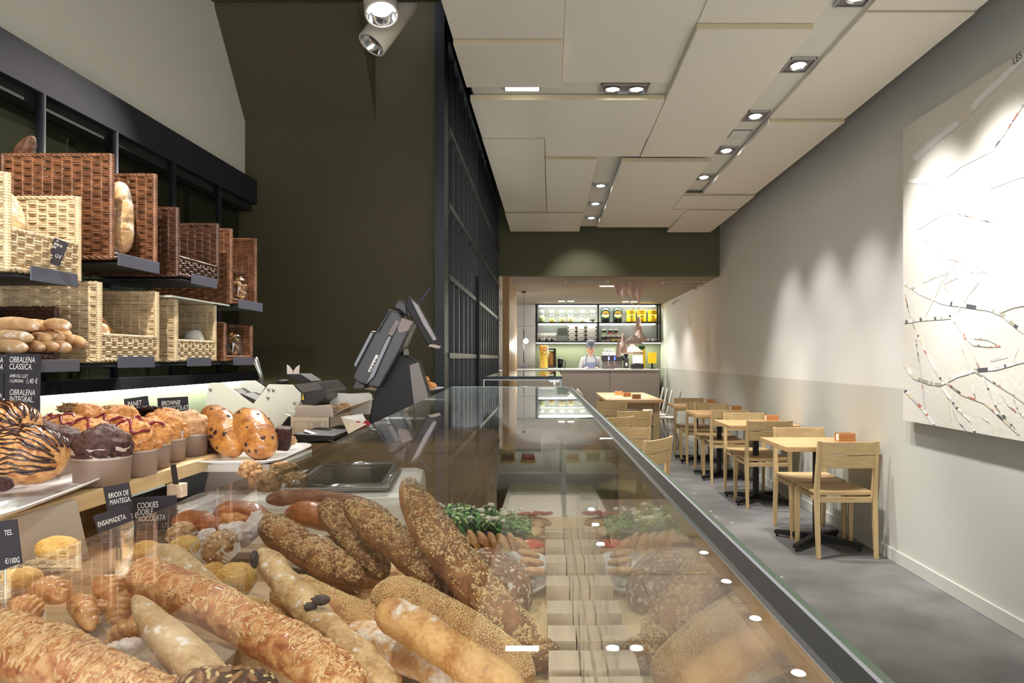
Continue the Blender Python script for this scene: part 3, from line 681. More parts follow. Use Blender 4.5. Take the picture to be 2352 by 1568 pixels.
MB().lathe([(.075, 1.18), (.08, 1.25), (.08, 1.42), (.05, 1.5)], (c[0], c[1], 0), 20).build('drum', mat('orange_drum', S(180, 130, 70), .35), t, smooth=True)
MB().bb((c[0]+.05, 15.22, 1.18), (c[0]+.10, 15.3, 1.54)).build('column', 'black', t, bevel=.01); MB().bb((c[0]-.07, 15.2, 1.53), (c[0]+.10, 15.38, 1.56)).build('cover', 'black', t, bevel=.01)
c = (BX(1287.5, 15.25), 15.25, 1.03)
t = thing('blender_jug', 'dark glass jug blender on the back counter', 'blender', c)
MB().lathe([(.055, 0), (.06, .01), (.045, .12)], c, 16).build('motor_base', 'black', t)
MB().lathe([(.05, .121), (.062, .30), (.05, .32)], c, 16).build('jug', 'black_gloss', t, smooth=True)
MB().tube([(c[0]+.055, c[1], c[2]+.28), (c[0]+.10, c[1], c[2]+.26), (c[0]+.095, c[1], c[2]+.16), (c[0]+.05, c[1], c[2]+.14)], .008, 8).build('handle', 'dark_grey', t)
for i, (a, b2) in enumerate(((1259, 1296), (1299, 1343), (1412, 1446))):
    d = 14.6; m_ = MB(); m_.box((BX((a+b2)/2, d), d, BZ+.008), (BX(b2, d)-BX(a, d), .26, .012), (0, 0, [.0, .02, -.12][i]))
    tag(m_.build('serving_tray' if i < 2 else 'open_menu', 'white', bevel=.004), ['flat white tray left on the bar beside the lemon cylinder', 'flat white tray in front of the barista', 'open white paper menu lying on the bar edge'][i], 'tray' if i < 2 else 'menu')
# coffee machine
c = (BX(1412, 14.85), 14.85, BZ)
t = thing('espresso_machine', 'wide black espresso machine with blue lights on the bar', 'coffee machine', c)
xa, xb = BX(1381, 14.85), BX(1431, 14.85)
MB().bb((xa, 14.72, BZ+.16), (xb, 14.84, BZ+.265)).build('head_unit', 'dark_grey', t, bevel=.01)
MB().bb((xa+.02, 14.78, BZ+.001), (xb-.02, 14.84, BZ+.158)).build('body', mat('warm_grey_metal', S(120, 108, 104), .3, .6), t, bevel=.01)
MB().bb((xa, 14.70, BZ+.266), (xb-.1, 14.84, BZ+.28)).build('cup_rail', 'porcelain', t, bevel=.003)
for xx in (xa+.14, xa+.26, xb-.18):
    MB().bb((xx-.012, 14.715, BZ+.175), (xx+.016, 14.7195, BZ+.245)).build('display', emit('blue_glow', (.01, .03, 1, 1), 1.3), t)
    MB().tube([(xx, 14.77, BZ+.15), (xx, 14.77, BZ+.10), (xx, 14.62, BZ+.085)], .013, 8).build('portafilter', 'chrome', t)
for k in range(9):
    lv = 1 if k > 5 else 0; xx = xa+.05+(k % 6)*.062+(.03 if lv else 0)
    cup((xx, 14.77, BZ+.2805+lv*.062), 'white cup stacked on top of the espresso machine', 'cups on the espresso machine', pi if k % 2 else 0)
c = (BX(1462.5), 14.62, BZ)
t = thing('till_screen', 'glowing pale blue till touchscreen on dark stand on the bar', 'screen', c)
q = Euler((R(-14), 0, 0)).to_matrix()
MB().box((c[0], 14.60, BH(825, 14.6)), (.205, .022, .16), q).build('screen_frame', 'white', t, bevel=.006)
MB().box((c[0], 14.586, BH(825, 14.6)+.0), (.175, .004, .125), q).build('screen', emit('screen_glow', (.42, .55, 1, 1), .75), t)
MB().bb((c[0]-.12, 14.62, BZ+.001), (c[0]+.13, 14.80, BZ+.10)).build('stand', 'dark_grey', t, bevel=.01)
MB().bb((c[0]-.05, 14.625, BZ+.10), (c[0]+.05, 14.70, BZ+.17)).build('neck', 'dark_grey', t)
c = (BX(1437), 14.66, BZ)
t = thing('coffee_grinder', 'dark coffee grinder between the espresso machine and the till', 'grinder', c)
MB().bb((c[0]-.045, 14.6, BZ), (c[0]+.045, 14.75, BZ+.22)).build('body', 'dark_grey', t, bevel=.01); MB().bb((c[0]-.02, 14.595, BZ+.06), (c[0]+.02, 14.5995, BZ+.12)).build('label', 'white', t)
MB().lathe([(.03, .22), (.05, .30), (.05, .33)], c, 16).build('hopper', 'black_gloss', t)
c = (BX(1498, 14.78), 14.78, BZ)
t = thing('yellow_dispenser', 'bright yellow box-shaped dispenser on dark foot at the bar right end', 'dispenser', c)
MB().bb((BX(1489, 14.78), 14.72, BH(834, 14.78)), (BX(1507, 14.78), 14.84, BH(809, 14.78))).build('box_body', mat('yellow_plastic', S(244, 196, 16), .35), t, bevel=.008)
MB().lathe([(.06, 0), (.06, .015), (.02, .03), (.02, .12)], c, 16).build('foot', 'black', t)
t = thing('green_yellow_sign', 'green and yellow rounded sign leaning behind the pendant lamps', 'sign', (BX(1476, 15.1), 15.1, 1.145))
MB().bb((BX(1469, 15.1), 15.22, BH(806, 15.1)), (BX(1483, 15.1), 15.235, BH(794, 15.1))).build('green_panel', mat('deep_green', S(20, 78, 36), .5), t)
MB().bb((BX(1477, 15.1), 15.195, 1.031), (BX(1483.5, 15.1), 15.215, BH(801, 15.1))).build('yellow_panel', 'led' if False else mat('yellow_board', S(250, 204, 30), .5), t)
# ---------------------------------------------------------------- barista
def skin_fig(name, pts, edges, m, parent, levels=2, root=0):
    me = bpy.data.meshes.new(name); me.from_pydata([p[0] for p in pts], edges, []); o = bpy.data.objects.new(name, me); COL.objects.link(o)
    me.materials.append(m); s = o.modifiers.new('skin', 'SKIN'); s.use_smooth_shade = True
    for i, p in enumerate(pts):
        me.skin_vertices[0].data[i].radius = p[1]; me.skin_vertices[0].data[i].use_root = (i == root)
    ss = o.modifiers.new('sub', 'SUBSURF'); ss.levels = levels; ss.render_levels = levels
    if parent: o.parent = parent; o.location = -Vector(parent.location)
    return o
px, py = BX(1356, 15.1), 15.0
pe = thing('person', 'person in grey cap, pale shirt and blue apron looking down behind the bar', 'person', (px, py, 0))
sk = mat('skin', S(226, 176, 152), .5, sss=.1); shirt = mat('pale_shirt', S(212, 210, 214), .8); apr = mat('blue_grey_apron', S(120, 128, 156), .8); jeans = mat('dark_trousers', S(50, 52, 60), .8); capm = mat('grey_cap', S(140, 144, 164), .8)
def V(x, y, z): return (px+x, py+y, z)
body = [(V(0, 0, .92), (.15, .11)), (V(0, 0, 1.08), (.14, .105)), (V(0, -.01, 1.22), (.165, .11)), (V(0, 0, 1.34), (.15, .095)), (V(0, -.01, 1.40), (.055, .055)), (V(0, -.03, 1.45), (.05, .05)),
        (V(-.155, 0, 1.335), (.06, .06)), (V(-.215, .0, 1.12), (.047, .047)), (V(-.16, -.20, 1.02), (.038, .038)), (V(-.12, -.28, 1.175), (.026, .026)),
        (V(.155, 0, 1.335), (.06, .06)), (V(.225, .0, 1.12), (.047, .047)), (V(.17, -.20, 1.04), (.038, .038)), (V(.12, -.28, 1.175), (.026, .026)),
        (V(-.09, 0, .84), (.085, .085)), (V(-.10, 0, .48), (.062, .062)), (V(-.10, .01, .08), (.042, .042)), (V(-.10, -.13, .045), (.036, .036)),
        (V(.09, 0, .84), (.085, .085)), (V(.10, 0, .48), (.062, .062)), (V(.10, .01, .08), (.042, .042)), (V(.10, -.13, .045), (.036, .036))]
ed = [(0, 1), (1, 2), (2, 3), (3, 4), (4, 5), (3, 6), (6, 7), (7, 8), (8, 9), (3, 10), (10, 11), (11, 12), (12, 13), (0, 14), (14, 15), (15, 16), (16, 17), (0, 18), (18, 19), (19, 20), (20, 21)]
skin_fig('body', body, ed, shirt, pe)
hd = MB(); hz = 1.535
hd.blob((px, py-.045, hz), (.075, .092, .115), 24, 18, q=Euler((R(22), 0, 0)).to_matrix())
hd.blob((px, py-.142, hz-.025), (.012, .022, .016), 10, 8)
for s in (-1, 1): hd.blob((px+s*.076, py-.03, hz-.01), (.011, .02, .03), 8, 8)
hd.tube([(px, py-.01, 1.38), (px, py-.03, 1.46)], .05, 14)
hd.build('head', sk, pe, smooth=True)
m_ = MB()
for s in (-1, 1): m_.blob((px+s*.030, py-.128, hz+.004), (.011, .006, .006), 8, 6)
m_.blob((px, py-.122, hz-.070), (.017, .004, .004), 8, 6)
m_.build('eyes_and_mouth', mat('dark_red_brown', S(150, 90, 82), .5), pe, smooth=True)
m_ = MB()
for s in (-1, 1): m_.tube([(px+s*.032+.024*cos(a), py-.140, hz+.004+.018*sin(a)) for a in [2*pi*k/12 for k in range(13)]], .0011, 6)
m_.build('glasses', 'dark_grey', pe)
MB().blob((px, py-.025, hz+.03), (.084, .09, .09), 16, 10).build('hair', mat('dark_brown_hair', S(60, 44, 38), .7), pe, smooth=True)
m_ = MB(); m_.lathe([(.088, 0), (.090, .03), (.092, .08), (.080, .12), (.03, .135)], (px, py-.035, hz+.052), 24, sy=1.1, q=Euler((R(6), 0, 0)).to_matrix()); m_.box((px, py-.155, hz+.05), (.12, .07, .008), (R(20), 0, 0)); m_.build('cap', capm, pe, smooth=True)
m_ = MB(); nx = 10; vs = []
for j, z in enumerate((.62, .9, 1.08, 1.20, 1.27)):
    for i in range(nx+1):
        u = i/nx*2-1; w_ = [.19, .185, .165, .135, .115][j]; a = u*1.05
        rr_ = [.15, .13, .125, .13, .125][j]
        vs.append((px+sin(a)*w_*1.12, py-.01-cos(a)*rr_-.0, z))
m_.add(vs, [(j*(nx+1)+i, j*(nx+1)+i+1, (j+1)*(nx+1)+i+1, (j+1)*(nx+1)+i) for j in range(4) for i in range(nx)])
o = m_.build('apron', apr, pe, smooth=True); s_ = o.modifiers.new('thick', 'SOLIDIFY'); s_.thickness = .006
for s in (-1, 1):
    m_ = MB(); m_.tube([(px+s*.105, py-.10, 1.26), (px+s*.10, py-.085, 1.36), (px+s*.07, py-.01, 1.425), (px+s*.05, py+.04, 1.40)], .010, 6); m_.build('apron_strap', apr, pe)
for s in (-1, 1):
    hp = [(V(s*.115, -.285, 1.175), (.02, .014)), (V(s*.10, -.345, 1.172), (.026, .013)), (V(s*.10, -.37, 1.172), (.024, .011))]; he = [(0, 1), (1, 2)]
    for k in range(4):
        bx = s*.10+(k-1.5)*.014; n0 = len(hp)
        hp += [(V(bx, -.392, 1.172), (.0075, .0075)), (V(bx, -.42-.005*(k in (1, 2)), 1.166), (.006, .006))]; he += [(2, n0), (n0, n0+1)]
    n0 = len(hp); hp += [(V(s*.100-s*.035, -.35, 1.170), (.008, .008)), (V(s*.100-s*.05, -.375, 1.165), (.006, .006))]; he += [(1, n0), (n0, n0+1)]
    skin_fig('hand', hp, he, sk, pe, 1)

# ---------------------------------------------------------------- pendants over the communal table
DP = 11.5
def pend(px_, ytop, ytip, prof, label, cap_y, d=DP):
    x = (px_-VX)/F*d; zt = CZ+(VY-ytip)/F*d
    t = thing('pendant_lamp', label, 'pendant lamp', (x, d, 2.474), 'pinkish clay pendants over the communal table')
    MB().lathe([(.012, -.165), (.075, -.012), (.078, 0)], (x, d, 2.474), 20, capb=True).build('ceiling_rose', 'terracotta', t, smooth=False)
    MB().tube([(x, d, 2.474-.165), (x, d, zt)], .003, 6).build('cord', 'terracotta', t)
    m_ = MB(); m_.lathe([(.014, 0)]+[(r, -z) for r, z in prof]+[(r*.96, -z+.004) for r, z in reversed(prof)], (x, d, zt), 10, capb=True, capt=False, q=Matrix.Rotation(.3, 3, 'Z')); m_.build('shade', 'terracotta', t)
    rr_, zz = prof[-1]
    MB().lathe([(rr_*.62, 0), (rr_*.60, .01)], (x, d, zt-zz+.012), 20).build('bulb', 'lamp_soft', t)
    return t
WIDE = [(.03, .01), (.055, .05), (.10, .105), (.115, .13), (.112, .175)]
BIGW = [(.03, .02), (.06, .06), (.165, .12), (.19, .145), (.187, .175)]
TALL = [(.018, .02), (.030, .10), (.040, .16), (.034, .225)]
pend(1420.3, 0, 785, TALL, 'slim tall clay pendant, lowest at the left of the cluster', 0, 11.2)
pend(1431.7, 0, 766, [(.024, .02), (.036, .12), (.062, .20), (.066, .23), (.055, .30)], 'tall waisted clay pendant left of centre in the cluster', 0, 11.5)
pend(1452.2, 0, 788, BIGW, 'broad low clay pendant hanging lowest in the middle of the cluster', 0, 12.1)
pend(1455.5, 0, 768, [(.03, .015), (.055, .04), (.12, .08), (.13, .10), (.13, .14)], 'clay pendant behind the broad ones in the middle of the cluster', 0, 11.0)
pend(1468.3, 0, 758, WIDE, 'wide clay pendant at the right of the cluster, hanging mid height', 0, 11.5)
pend(1466.8, 0, 726, [(.022, .02), (.036, .10), (.060, .17), (.062, .20), (.055, .28)], 'tall clay pendant hanging highest at the right of the cluster', 0, 12.3)
for x in (.9, 1.3): spot('pendant_light', (x, 11.6, 1.44), (x, 11.7, .7), 14, 120, .8, .04, WARM)
# slim pendant with glowing globe by the timber wall
x = (1203-VX)/F*12.4
t = thing('globe_pendant', 'slim black hanging lamp with glowing globe beside the timber wall', 'lamp', (x, 12.4, 2.474))
MB().lathe([(.035, -.02), (.035, 0)], (x, 12.4, 2.474), 20).build('ceiling_cap', 'black', t)
MB().tube([(x, 12.4, 2.46), (x, 12.4, .9)], .003, 6).build('cord', 'black', t)
MB().tube([(x, 12.4, 1.83), (x, 12.4, 1.62)], .008, 8).build('rod', 'black', t); MB().tube([(x, 12.4, 1.5), (x, 12.4, 1.28)], .008, 8).build('rod', 'black', t)
MB().blob((x+.035, 12.4, CZ+(VY-783)/F*12.4), (.042, .042, .042), 20, 14).build('globe', emit('globe_glow', (1, .97, .9, 1), 25), t, smooth=True)
gl = bpy.data.lights.new('globe_light', 'POINT'); gl.energy = 12; gl.shadow_soft_size = .045; gl.color = WARM; o = bpy.data.objects.new('globe_light', gl); COL.objects.link(o); o.location = (x+.035, 12.4, 1.55)
# low ceiling fittings
for i, (xa, xb, ya, l) in enumerate(((1298, 1398, 646, 'left'), (1522, 1640, 648, 'right'))):
    d = 1.115*F/(VY-ya); Xa = (xa-VX)/F*d; Xb = (xb-VX)/F*d
    t = thing('air_vent', 'flat slotted air vent in the low ceiling, %s one' % l, 'vent', ((Xa+Xb)/2, d, 2.47), 'air vents in the low ceiling')
    MB().bb((Xa, d-.09, 2.466), (Xb, d+.09, 2.474)).build('frame', 'white_metal', t)
    m_ = MB()
    for k in range(5): m_.bb((Xa+.02, d-.075+k*.032, 2.463), (Xb-.02, d-.06+k*.032, 2.4655))
    m_.build('louvre', 'mid_grey', t)
for i, (xa, ya, w_, l) in enumerate(((1398, 655.5, .30, 'slot light in front of the pendants'), (1290, 690.5, .15, 'left spot of the pair by the shelves'), (1311, 690.5, .15, 'right spot of the pair by the shelves'), (1437, 691.5, .15, 'left spot above the coffee tins'), (1456, 691.5, .15, 'right spot above the coffee tins'))):
    d = 1.115*F/(VY-ya); X = (xa-VX)/F*d
    t = thing('ceiling_spot', 'small bright recessed light in the low ceiling, '+l, 'ceiling light', (X, d, 2.47), 'recessed lights in the low ceiling')
    MB().bb((X-w_/2, d-.06, 2.466), (X+w_/2, d+.06, 2.474)).build('frame', 'white_metal', t); MB().bb((X-w_/2+.02, d-.04, 2.461), (X+w_/2-.02, d+.04, 2.4655)).build('lens', 'lamp_soft', t)
for x, y, p in ((.8, 11.6, 50), (.2, 14.0, 45), (1.6, 14.0, 45), (1.6, 12.4, 45)): spot('low_ceiling_light', (x, y, 2.43), (x, y+.1, 0), p, 110, .7, .05, NEUT)
spot('soffit_light', (.30, 9.2, 2.98), (.45, 10.1, 2.2), 22, 70, .8, .03, NEUT)
for i, (xa, ya, d) in enumerate(((1543, 697, 13.2), (1612, 664, 11.2))):
    p = P(xa, ya, d); l_ = ['farther', 'nearer'][i]; xw = XR-.002
    t = thing('wall_spotlight', 'small pale wall-mounted spotlight high on the right wall, %s one' % l_, 'spotlight', (xw, d, p.z), 'small spotlights high on the right wall')
    MB().tube([(xw, d, p.z+.05), (xw-.08, d, p.z+.04)], .012, 8).build('arm', 'white_metal', t)
    m_ = MB(); m_.tube([(xw-.04, d-.02, p.z+.06), (xw-.13, d-.03, p.z-.02)], .022, 14); m_.build('can', 'white_metal', t)
# mirrored little shelf unit beside the bar, left
sd = thing('side_worktop', 'steel-edged worktop with stacked plates left of the bar', 'counter', (-.45, 15.2, 0))
MB().bb((-1.6, 15.02, 1.10), (-.34, 15.36, 1.12)).build('top', 'steel', sd); MB().bb((-1.6, 15.05, 0), (-.34, 15.36, 1.098)).build('body', 'taupe', sd)
for i in range(7):
    tag(MB().lathe([(.03, 0), (.085, .008), (.09, .014)], (-.55, 15.15, 1.1205+i*.015), 20).build('white_plate', 'porcelain'), 'white plate in the small stack left of the bar', 'plate', 'stacked plates left of the bar')
# ================================================================ LEFT: STEEL RACK WITH WICKER BASKETS
XF = -1.30
rk = thing('bread_rack', 'dark steel rack of poles and plates carrying the wicker baskets on the left', 'rack', (-1.8, 2.4, 0))
for y in (1.95, 2.28, 2.67, 3.12, 3.60, 4.1): MB().tube([(-1.84, y, 1.276), (-1.84, y, 2.315)], .016, 14).build('pole', 'steel_blk', rk, smooth=True)
# low dark rail, pale back panel lit by an LED strip, side of the rear worktop
struct('trim_5', MB().bb((XL, -1, 1.225), (XL+.09, 4.58, 1.275)), 'beam', bevel=.002)
lw = thing('led_wall_strip', 'long glowing LED strip under the dark rail behind the pastries', 'led strip', (XL+.03, 2.5, 1.21))
MB().bb((XL+.005, .3, 1.214), (XL+.022, 4.55, 1.224)).build('diffuser', 'led', lw)
struct('trim_6', MB().bb((XL-.03, -1, .98), (XL-.002, 4.59, 1.224)), mat('pale_green_panel', S(206, 212, 182), .5))
for y in (1.2, 2.6, 3.9): area('led_wall_light', (XL+.05, y, 1.205), (0, R(-12), 0), .03, 1.3, .9, (.93, 1, .80))
struct('rear_worktop', MB().bb((XL, .3, .96), (-1.02, 4.59, 1.0)), 'steel') if False else None
rw = thing('rear_worktop', 'dark rear worktop along the left wall under the rack', 'counter', (-1.5, 2.5, 0))
MB().bb((XL+.001, .2, .94), (-1.16, 4.59, .975)).build('top', 'dark_grey', rw); MB().bb((XL+.001, .2, 0), (-1.2, 4.59, .939)).build('cabinet_body', 'black', rw)

LIGHT = mat('light_wicker', S(228, 204, 164), .45, var=.25, vscale=30, bump=.2, bscale=300, spec=.4)
BROWN = mat('brown_wicker', S(140, 94, 64), .32, var=.5, vscale=30, bump=.2, bscale=300, spec=.5)
DARKW = mat('dark_brown_wicker', S(92, 60, 42), .32, var=.45, vscale=30, bump=.2, bscale=300, spec=.5)
def weave(mb, o, u, L, H, rs, stake, nrm, seed=0, wob=1.0):
    """basket-weave panel: strands along u, stacked upward from o"""
    o = Vector(o); u = Vector(u); nrm = Vector(nrm); rows = max(2, int(H/rs)); ns = max(2, int(round(L/stake))); rg = random.Random(seed)
    for i in range(rows):
        z = (i+.5)*H/rows; pts = []; n = ns*2
        blk = (i//2) % 2
        jz = rg.uniform(-.12, .12)*rs*wob; rad = rs*.53*rg.uniform(.9, 1.12)
        for k in range(n+1):
            s = k/n*L; a = .0042*cos(pi*(k/2.0)*1.0+(pi if blk else 0)) if True else 0
            a = .0034*sin(pi*k/2+(pi if blk else 0)) if k % 2 else 0
            pts.append(o+u*s+Vector((0, 0, z+jz+rg.uniform(-.06, .06)*rs))+nrm*a)
        mb.tube(pts, rad, 5, cap=False)
def stakes(mb, o, u, L, H, stake):
    o = Vector(o); u = Vector(u); ns = max(2, int(round(L/stake)))
    for k in range(ns+1): p = o+u*(k/ns*L); mb.tube([p+Vector((0, 0, .002)), p+Vector((0, 0, H-.002))], .0035, 5)
def braid(mb, pts, r, tw=.022):
    pts = [Vector(p) for p in pts]
    for ph in (0, 2*pi/3, 4*pi/3):
        out = []
        for i in range(len(pts)-1):
            a, b2 = pts[i], pts[i+1]; L = (b2-a).length; n = max(3, int(L/(tw/3.0))); d = (b2-a).normalized()
            e1 = d.orthogonal().normalized(); e2 = d.cross(e1)
            for k in range(n): s = k/n; w = s*L/tw*2*pi*.5+ph; out.append(a+(b2-a)*s+e1*cos(w)*r*.55+e2*sin(w)*r*.55)
        out.append(pts[-1]); mb.tube(out, r*.55, 5)
def wrapped(mb, a, b2, r, pitch=.007):
    a, b2 = Vector(a), Vector(b2); L = (b2-a).length; n = int(L/pitch*2); pts = [a+(b2-a)*k/n for k in range(n+1)]
    mb.tube(pts, [r*(1.05 if k % 2 else .95) for k in range(n+1)], 8)
def basket(label, X0, X1, Y0, Y1, Z0, Z1, lip, m, rs=.0064, group='wicker bread baskets', top=True, seed=0, backH=None, front_open=True):
    """open-fronted wicker bin; front faces +X; lip = height of the low front wall"""
    t = thing('wicker_basket', label, 'basket', ((X0+X1)/2, (Y0+Y1)/2, Z0), group)
    H = Z1-Z0; st = .028
    for k, y in enumerate((Y0, Y1)):
        mb = MB(); weave(mb, (X0, y, Z0), (1, 0, 0), X1-X0, H, rs, st, (0, 1, 0), seed+k); stakes(mb, (X0, y, Z0), (1, 0, 0), X1-X0, H, st)
        braid(mb, [(X0, y, Z1), (X1, y, Z1)], .0065); mb.build('side_panel', m, t, smooth=True)
    mb = MB(); weave(mb, (X0, Y0, Z0), (0, 1, 0), Y1-Y0, H, rs, st, (1, 0, 0), seed+5); stakes(mb, (X0, Y0, Z0), (0, 1, 0), Y1-Y0, H, st); braid(mb, [(X0, Y0, Z1), (X0, Y1, Z1)], .0065)
    mb.build('back_panel', m, t, smooth=True)
    mb = MB(); weave(mb, (X1, Y0, Z0), (0, 1, 0), Y1-Y0, lip, rs, st, (1, 0, 0), seed+7); stakes(mb, (X1, Y0, Z0), (0, 1, 0), Y1-Y0, lip, st); braid(mb, [(X1, Y0, Z0+lip), (X1, Y1, Z0+lip)], .006)
    mb.build('front_panel', m, t, smooth=True)
    for x in (X0, X1):
        for y in (Y0, Y1): mb = MB(); wrapped(mb, (x, y, Z0-.004), (x, y, Z1+.003), .0085 if x == X1 else .007); mb.build('corner_post', m, t)
    mb = MB(); n = int((X1-X0)/.009)
    for k in range(n+1): x = X0+(X1-X0)*k/n; mb.tube([(x, Y0+.002, Z0+.004+.001*(k % 2)), (x, Y1-.002, Z0+.004+.001*(k % 2))], .0045, 5)
    braid(mb, [(X0, Y0, Z0), (X1, Y0, Z0), (X1, Y1, Z0)], .008, .03)
    mb.build('base', m, t, smooth=True)
    return t
def plate_(label, X0, X1, Y0, Y1, z, lip=.028, ya=None, yb=None):
    t = thing('shelf_plate', label, 'shelf', ((X0+X1)/2, (Y0+Y1)/2, z), 'dark steel shelf plates of the rack')
    MB().bb((X0, Y0, z-.005), (X1, Y1, z)).build('plate', 'steel_blk', t)
    ya = Y0 if ya is None else ya; yb = Y1 if yb is None else yb
    MB().bb((X1, ya, z-.010), (X1+.004, yb, z+lip)).build('front_lip', mat('blue_grey_lip', S(92, 94, 110), .45, .2), t, bevel=.001)
    MB().bb((XL+.06, (Y0+Y1)/2-.02, z-.02), (X0, (Y0+Y1)/2+.02, z-.004)).build('bracket', 'steel_blk', t)
# (label, Y0, Y1, z0, z1, lip height, material)
basket('pale wicker basket, top left, with a black price card on its front', XF-.33, XF, 1.77, 2.035, CZ+.215, CZ+.44, .095, LIGHT, seed=1)
basket('tallest brown wicker basket with a tall floured loaf in its open front', XF-.32, XF, 2.19, 2.43, CZ+.298, CZ+.60, .012, BROWN, rs=.0056, seed=11)
basket('dark brown wicker basket with low front wall beside the tall one', XF-.32, XF, 2.575, 2.885, CZ+.290, CZ+.52, .062, DARKW, rs=.0056, seed=21)
basket('brown wicker basket at the far end of the upper row, holding bagged biscuits', XF-.32, XF-.01, 3.03, 3.28, CZ+.228, CZ+.525, .012, BROWN, rs=.0056, seed=31)
basket('pale wicker basket at the left of the lower row beside the stacked rolls', XF-.28, XF, 2.13, 2.44, CZ-.006, CZ+.215, .072, LIGHT, seed=41)
basket('pale wicker basket in the middle of the lower row with two tied white bags', XF-.28, XF, 2.565, 2.86, CZ-.006, CZ+.20, .066, LIGHT, seed=51)
basket('small brown wicker basket at the far end of the lower row', XF-.24, XF, 2.95, 3.21, CZ-.008, CZ+.137, .012, BROWN, rs=.0056, seed=61)
basket('dark brown wicker basket behind the stacked rolls, far left', XF-.34, XF-.05, 1.72, 2.02, CZ-.0, CZ+.135, .05, DARKW, rs=.0056, seed=71)
plate_('dark steel shelf plate under the top left pale basket', XF-.33, XF+.012, 1.79, 2.02, CZ+.202, .026, 1.83, 2.01)
plate_('dark steel shelf plate under the tallest brown basket', XF-.33, XF+.012, 2.20, 2.43, CZ+.285)
plate_('dark steel shelf plate under the dark brown basket', XF-.33, XF+.012, 2.58, 2.86, CZ+.277, .026, 2.65, 2.85)
plate_('dark steel shelf plate at the far end of the upper row', XF-.33, XF+.012, 3.05, 3.30, CZ+.215)
plate_('dark steel shelf plate under the left pale basket of the lower row', XF-.33, XF+.012, 2.15, 2.44, CZ-.020, .025, 2.20, 2.40)
plate_('dark steel shelf plate under the middle pale basket of the lower row', XF-.33, XF+.012, 2.57, 2.88, CZ-.020, .022, 2.62, 2.80)
plate_('dark steel shelf plate at the far end of the lower row', XF-.33, XF+.012, 2.97, 3.23, CZ-.020, .022, 3.0, 3.20)
plate_('wide black shelf plate under the stacked rolls', XF-.36, XF+.03, 1.55, 1.99, CZ-.026, .022)
t = thing('glass_shelf', 'thin glass shelf lying on the middle pale basket', 'shelf', (XF-.1, 2.75, CZ+.21))
MB().bb((XF-.28, 2.50, CZ+.206), (XF+.02, 2.95, CZ+.212)).build('glass_plate', mat('frosted_glass_plate', S(196, 206, 200), .12, coat=.5), t)
# ---------------------------------------------------------------- bread generator
def crustmat(name, c1, c2, c3=None, rough=.6, bump=.5, bscale=60, vscale=14, coat=0.0, flour=0.0, fscale=9):
    m = bpy.data.materials.new(name); m.use_nodes = True; nt = m.node_tree; b = nt.nodes['Principled BSDF']; b.inputs['Roughness'].default_value = rough
    b.inputs['Specular IOR Level'].default_value = .35
    if coat: b.inputs['Coat Weight'].default_value = coat; b.inputs['Coat Roughness'].default_value = .12
    tc = nt.nodes.new('ShaderNodeTexCoord')
    def N(s, d=5, dist=0.0):
        s = s*(2.6 if s < 150 else 1)
        n = nt.nodes.new('ShaderNodeTexNoise'); n.inputs['Scale'].default_value = s; n.inputs['Detail'].default_value = d; n.inputs['Distortion'].default_value = dist
        nt.links.new(tc.outputs['Object'], n.inputs['Vector']); return n
    n1 = N(vscale, 6, .4); r = nt.nodes.new('ShaderNodeValToRGB'); e = r.color_ramp.elements
    e[0].position = .32; e[0].color = c2; e[1].position = .66; e[1].color = c1
    if c3: x = e.new(.48); x.color = c3
    nf = N(vscale*6 if vscale*6 < 150 else 150, 8, .3); am = nt.nodes.new('ShaderNodeMath'); am.operation = 'MULTIPLY_ADD'; am.inputs[1].default_value = .55; sb_ = nt.nodes.new('ShaderNodeMath'); sb_.operation = 'SUBTRACT'; sb_.inputs[1].default_value = .275
    nt.links.new(nf.outputs[0], am.inputs[0]); nt.links.new(n1.outputs[0], am.inputs[2]); nt.links.new(am.outputs[0], sb_.inputs[0]); nt.links.new(sb_.outputs[0], r.inputs[0]); last = r.outputs[0]
    if flour:
        n3 = N(fscale, 10); r3 = nt.nodes.new('ShaderNodeValToRGB'); r3.color_ramp.elements[0].position = .60-flour*.25; r3.color_ramp.elements[1].position = .72-flour*.15
        ge = nt.nodes.new('ShaderNodeNewGeometry'); sp_ = nt.nodes.new('ShaderNodeSeparateXYZ'); nt.links.new(ge.outputs['Normal'], sp_.inputs[0])
        n4 = N(160, 4); ad = nt.nodes.new('ShaderNodeMath'); ad.operation = 'MULTIPLY_ADD'; ad.inputs[1].default_value = .25; nt.links.new(n4.outputs[0], ad.inputs[0]); nt.links.new(n3.outputs[0], ad.inputs[2])
        sb = nt.nodes.new('ShaderNodeMath'); sb.operation = 'SUBTRACT'; sb.inputs[1].default_value = .125; nt.links.new(ad.outputs[0], sb.inputs[0])
        nt.links.new(sb.outputs[0], r3.inputs[0])
        mx = nt.nodes.new('ShaderNodeMix'); mx.data_type = 'RGBA'; nt.links.new(r3.outputs[0], mx.inputs[0]); nt.links.new(last, mx.inputs[6]); mx.inputs[7].default_value = S(240, 234, 226); last = mx.outputs[2]
    nt.links.new(last, b.inputs['Base Color'])
    n2 = N(bscale, 7, .2); bp = nt.nodes.new('ShaderNodeBump'); bp.inputs['Strength'].default_value = min(1, bump*1.5); bp.inputs['Distance'].default_value = .0035
    nt.links.new(n2.outputs[0], bp.inputs['Height']); nt.links.new(bp.outputs[0], b.inputs['Normal'])
    return m
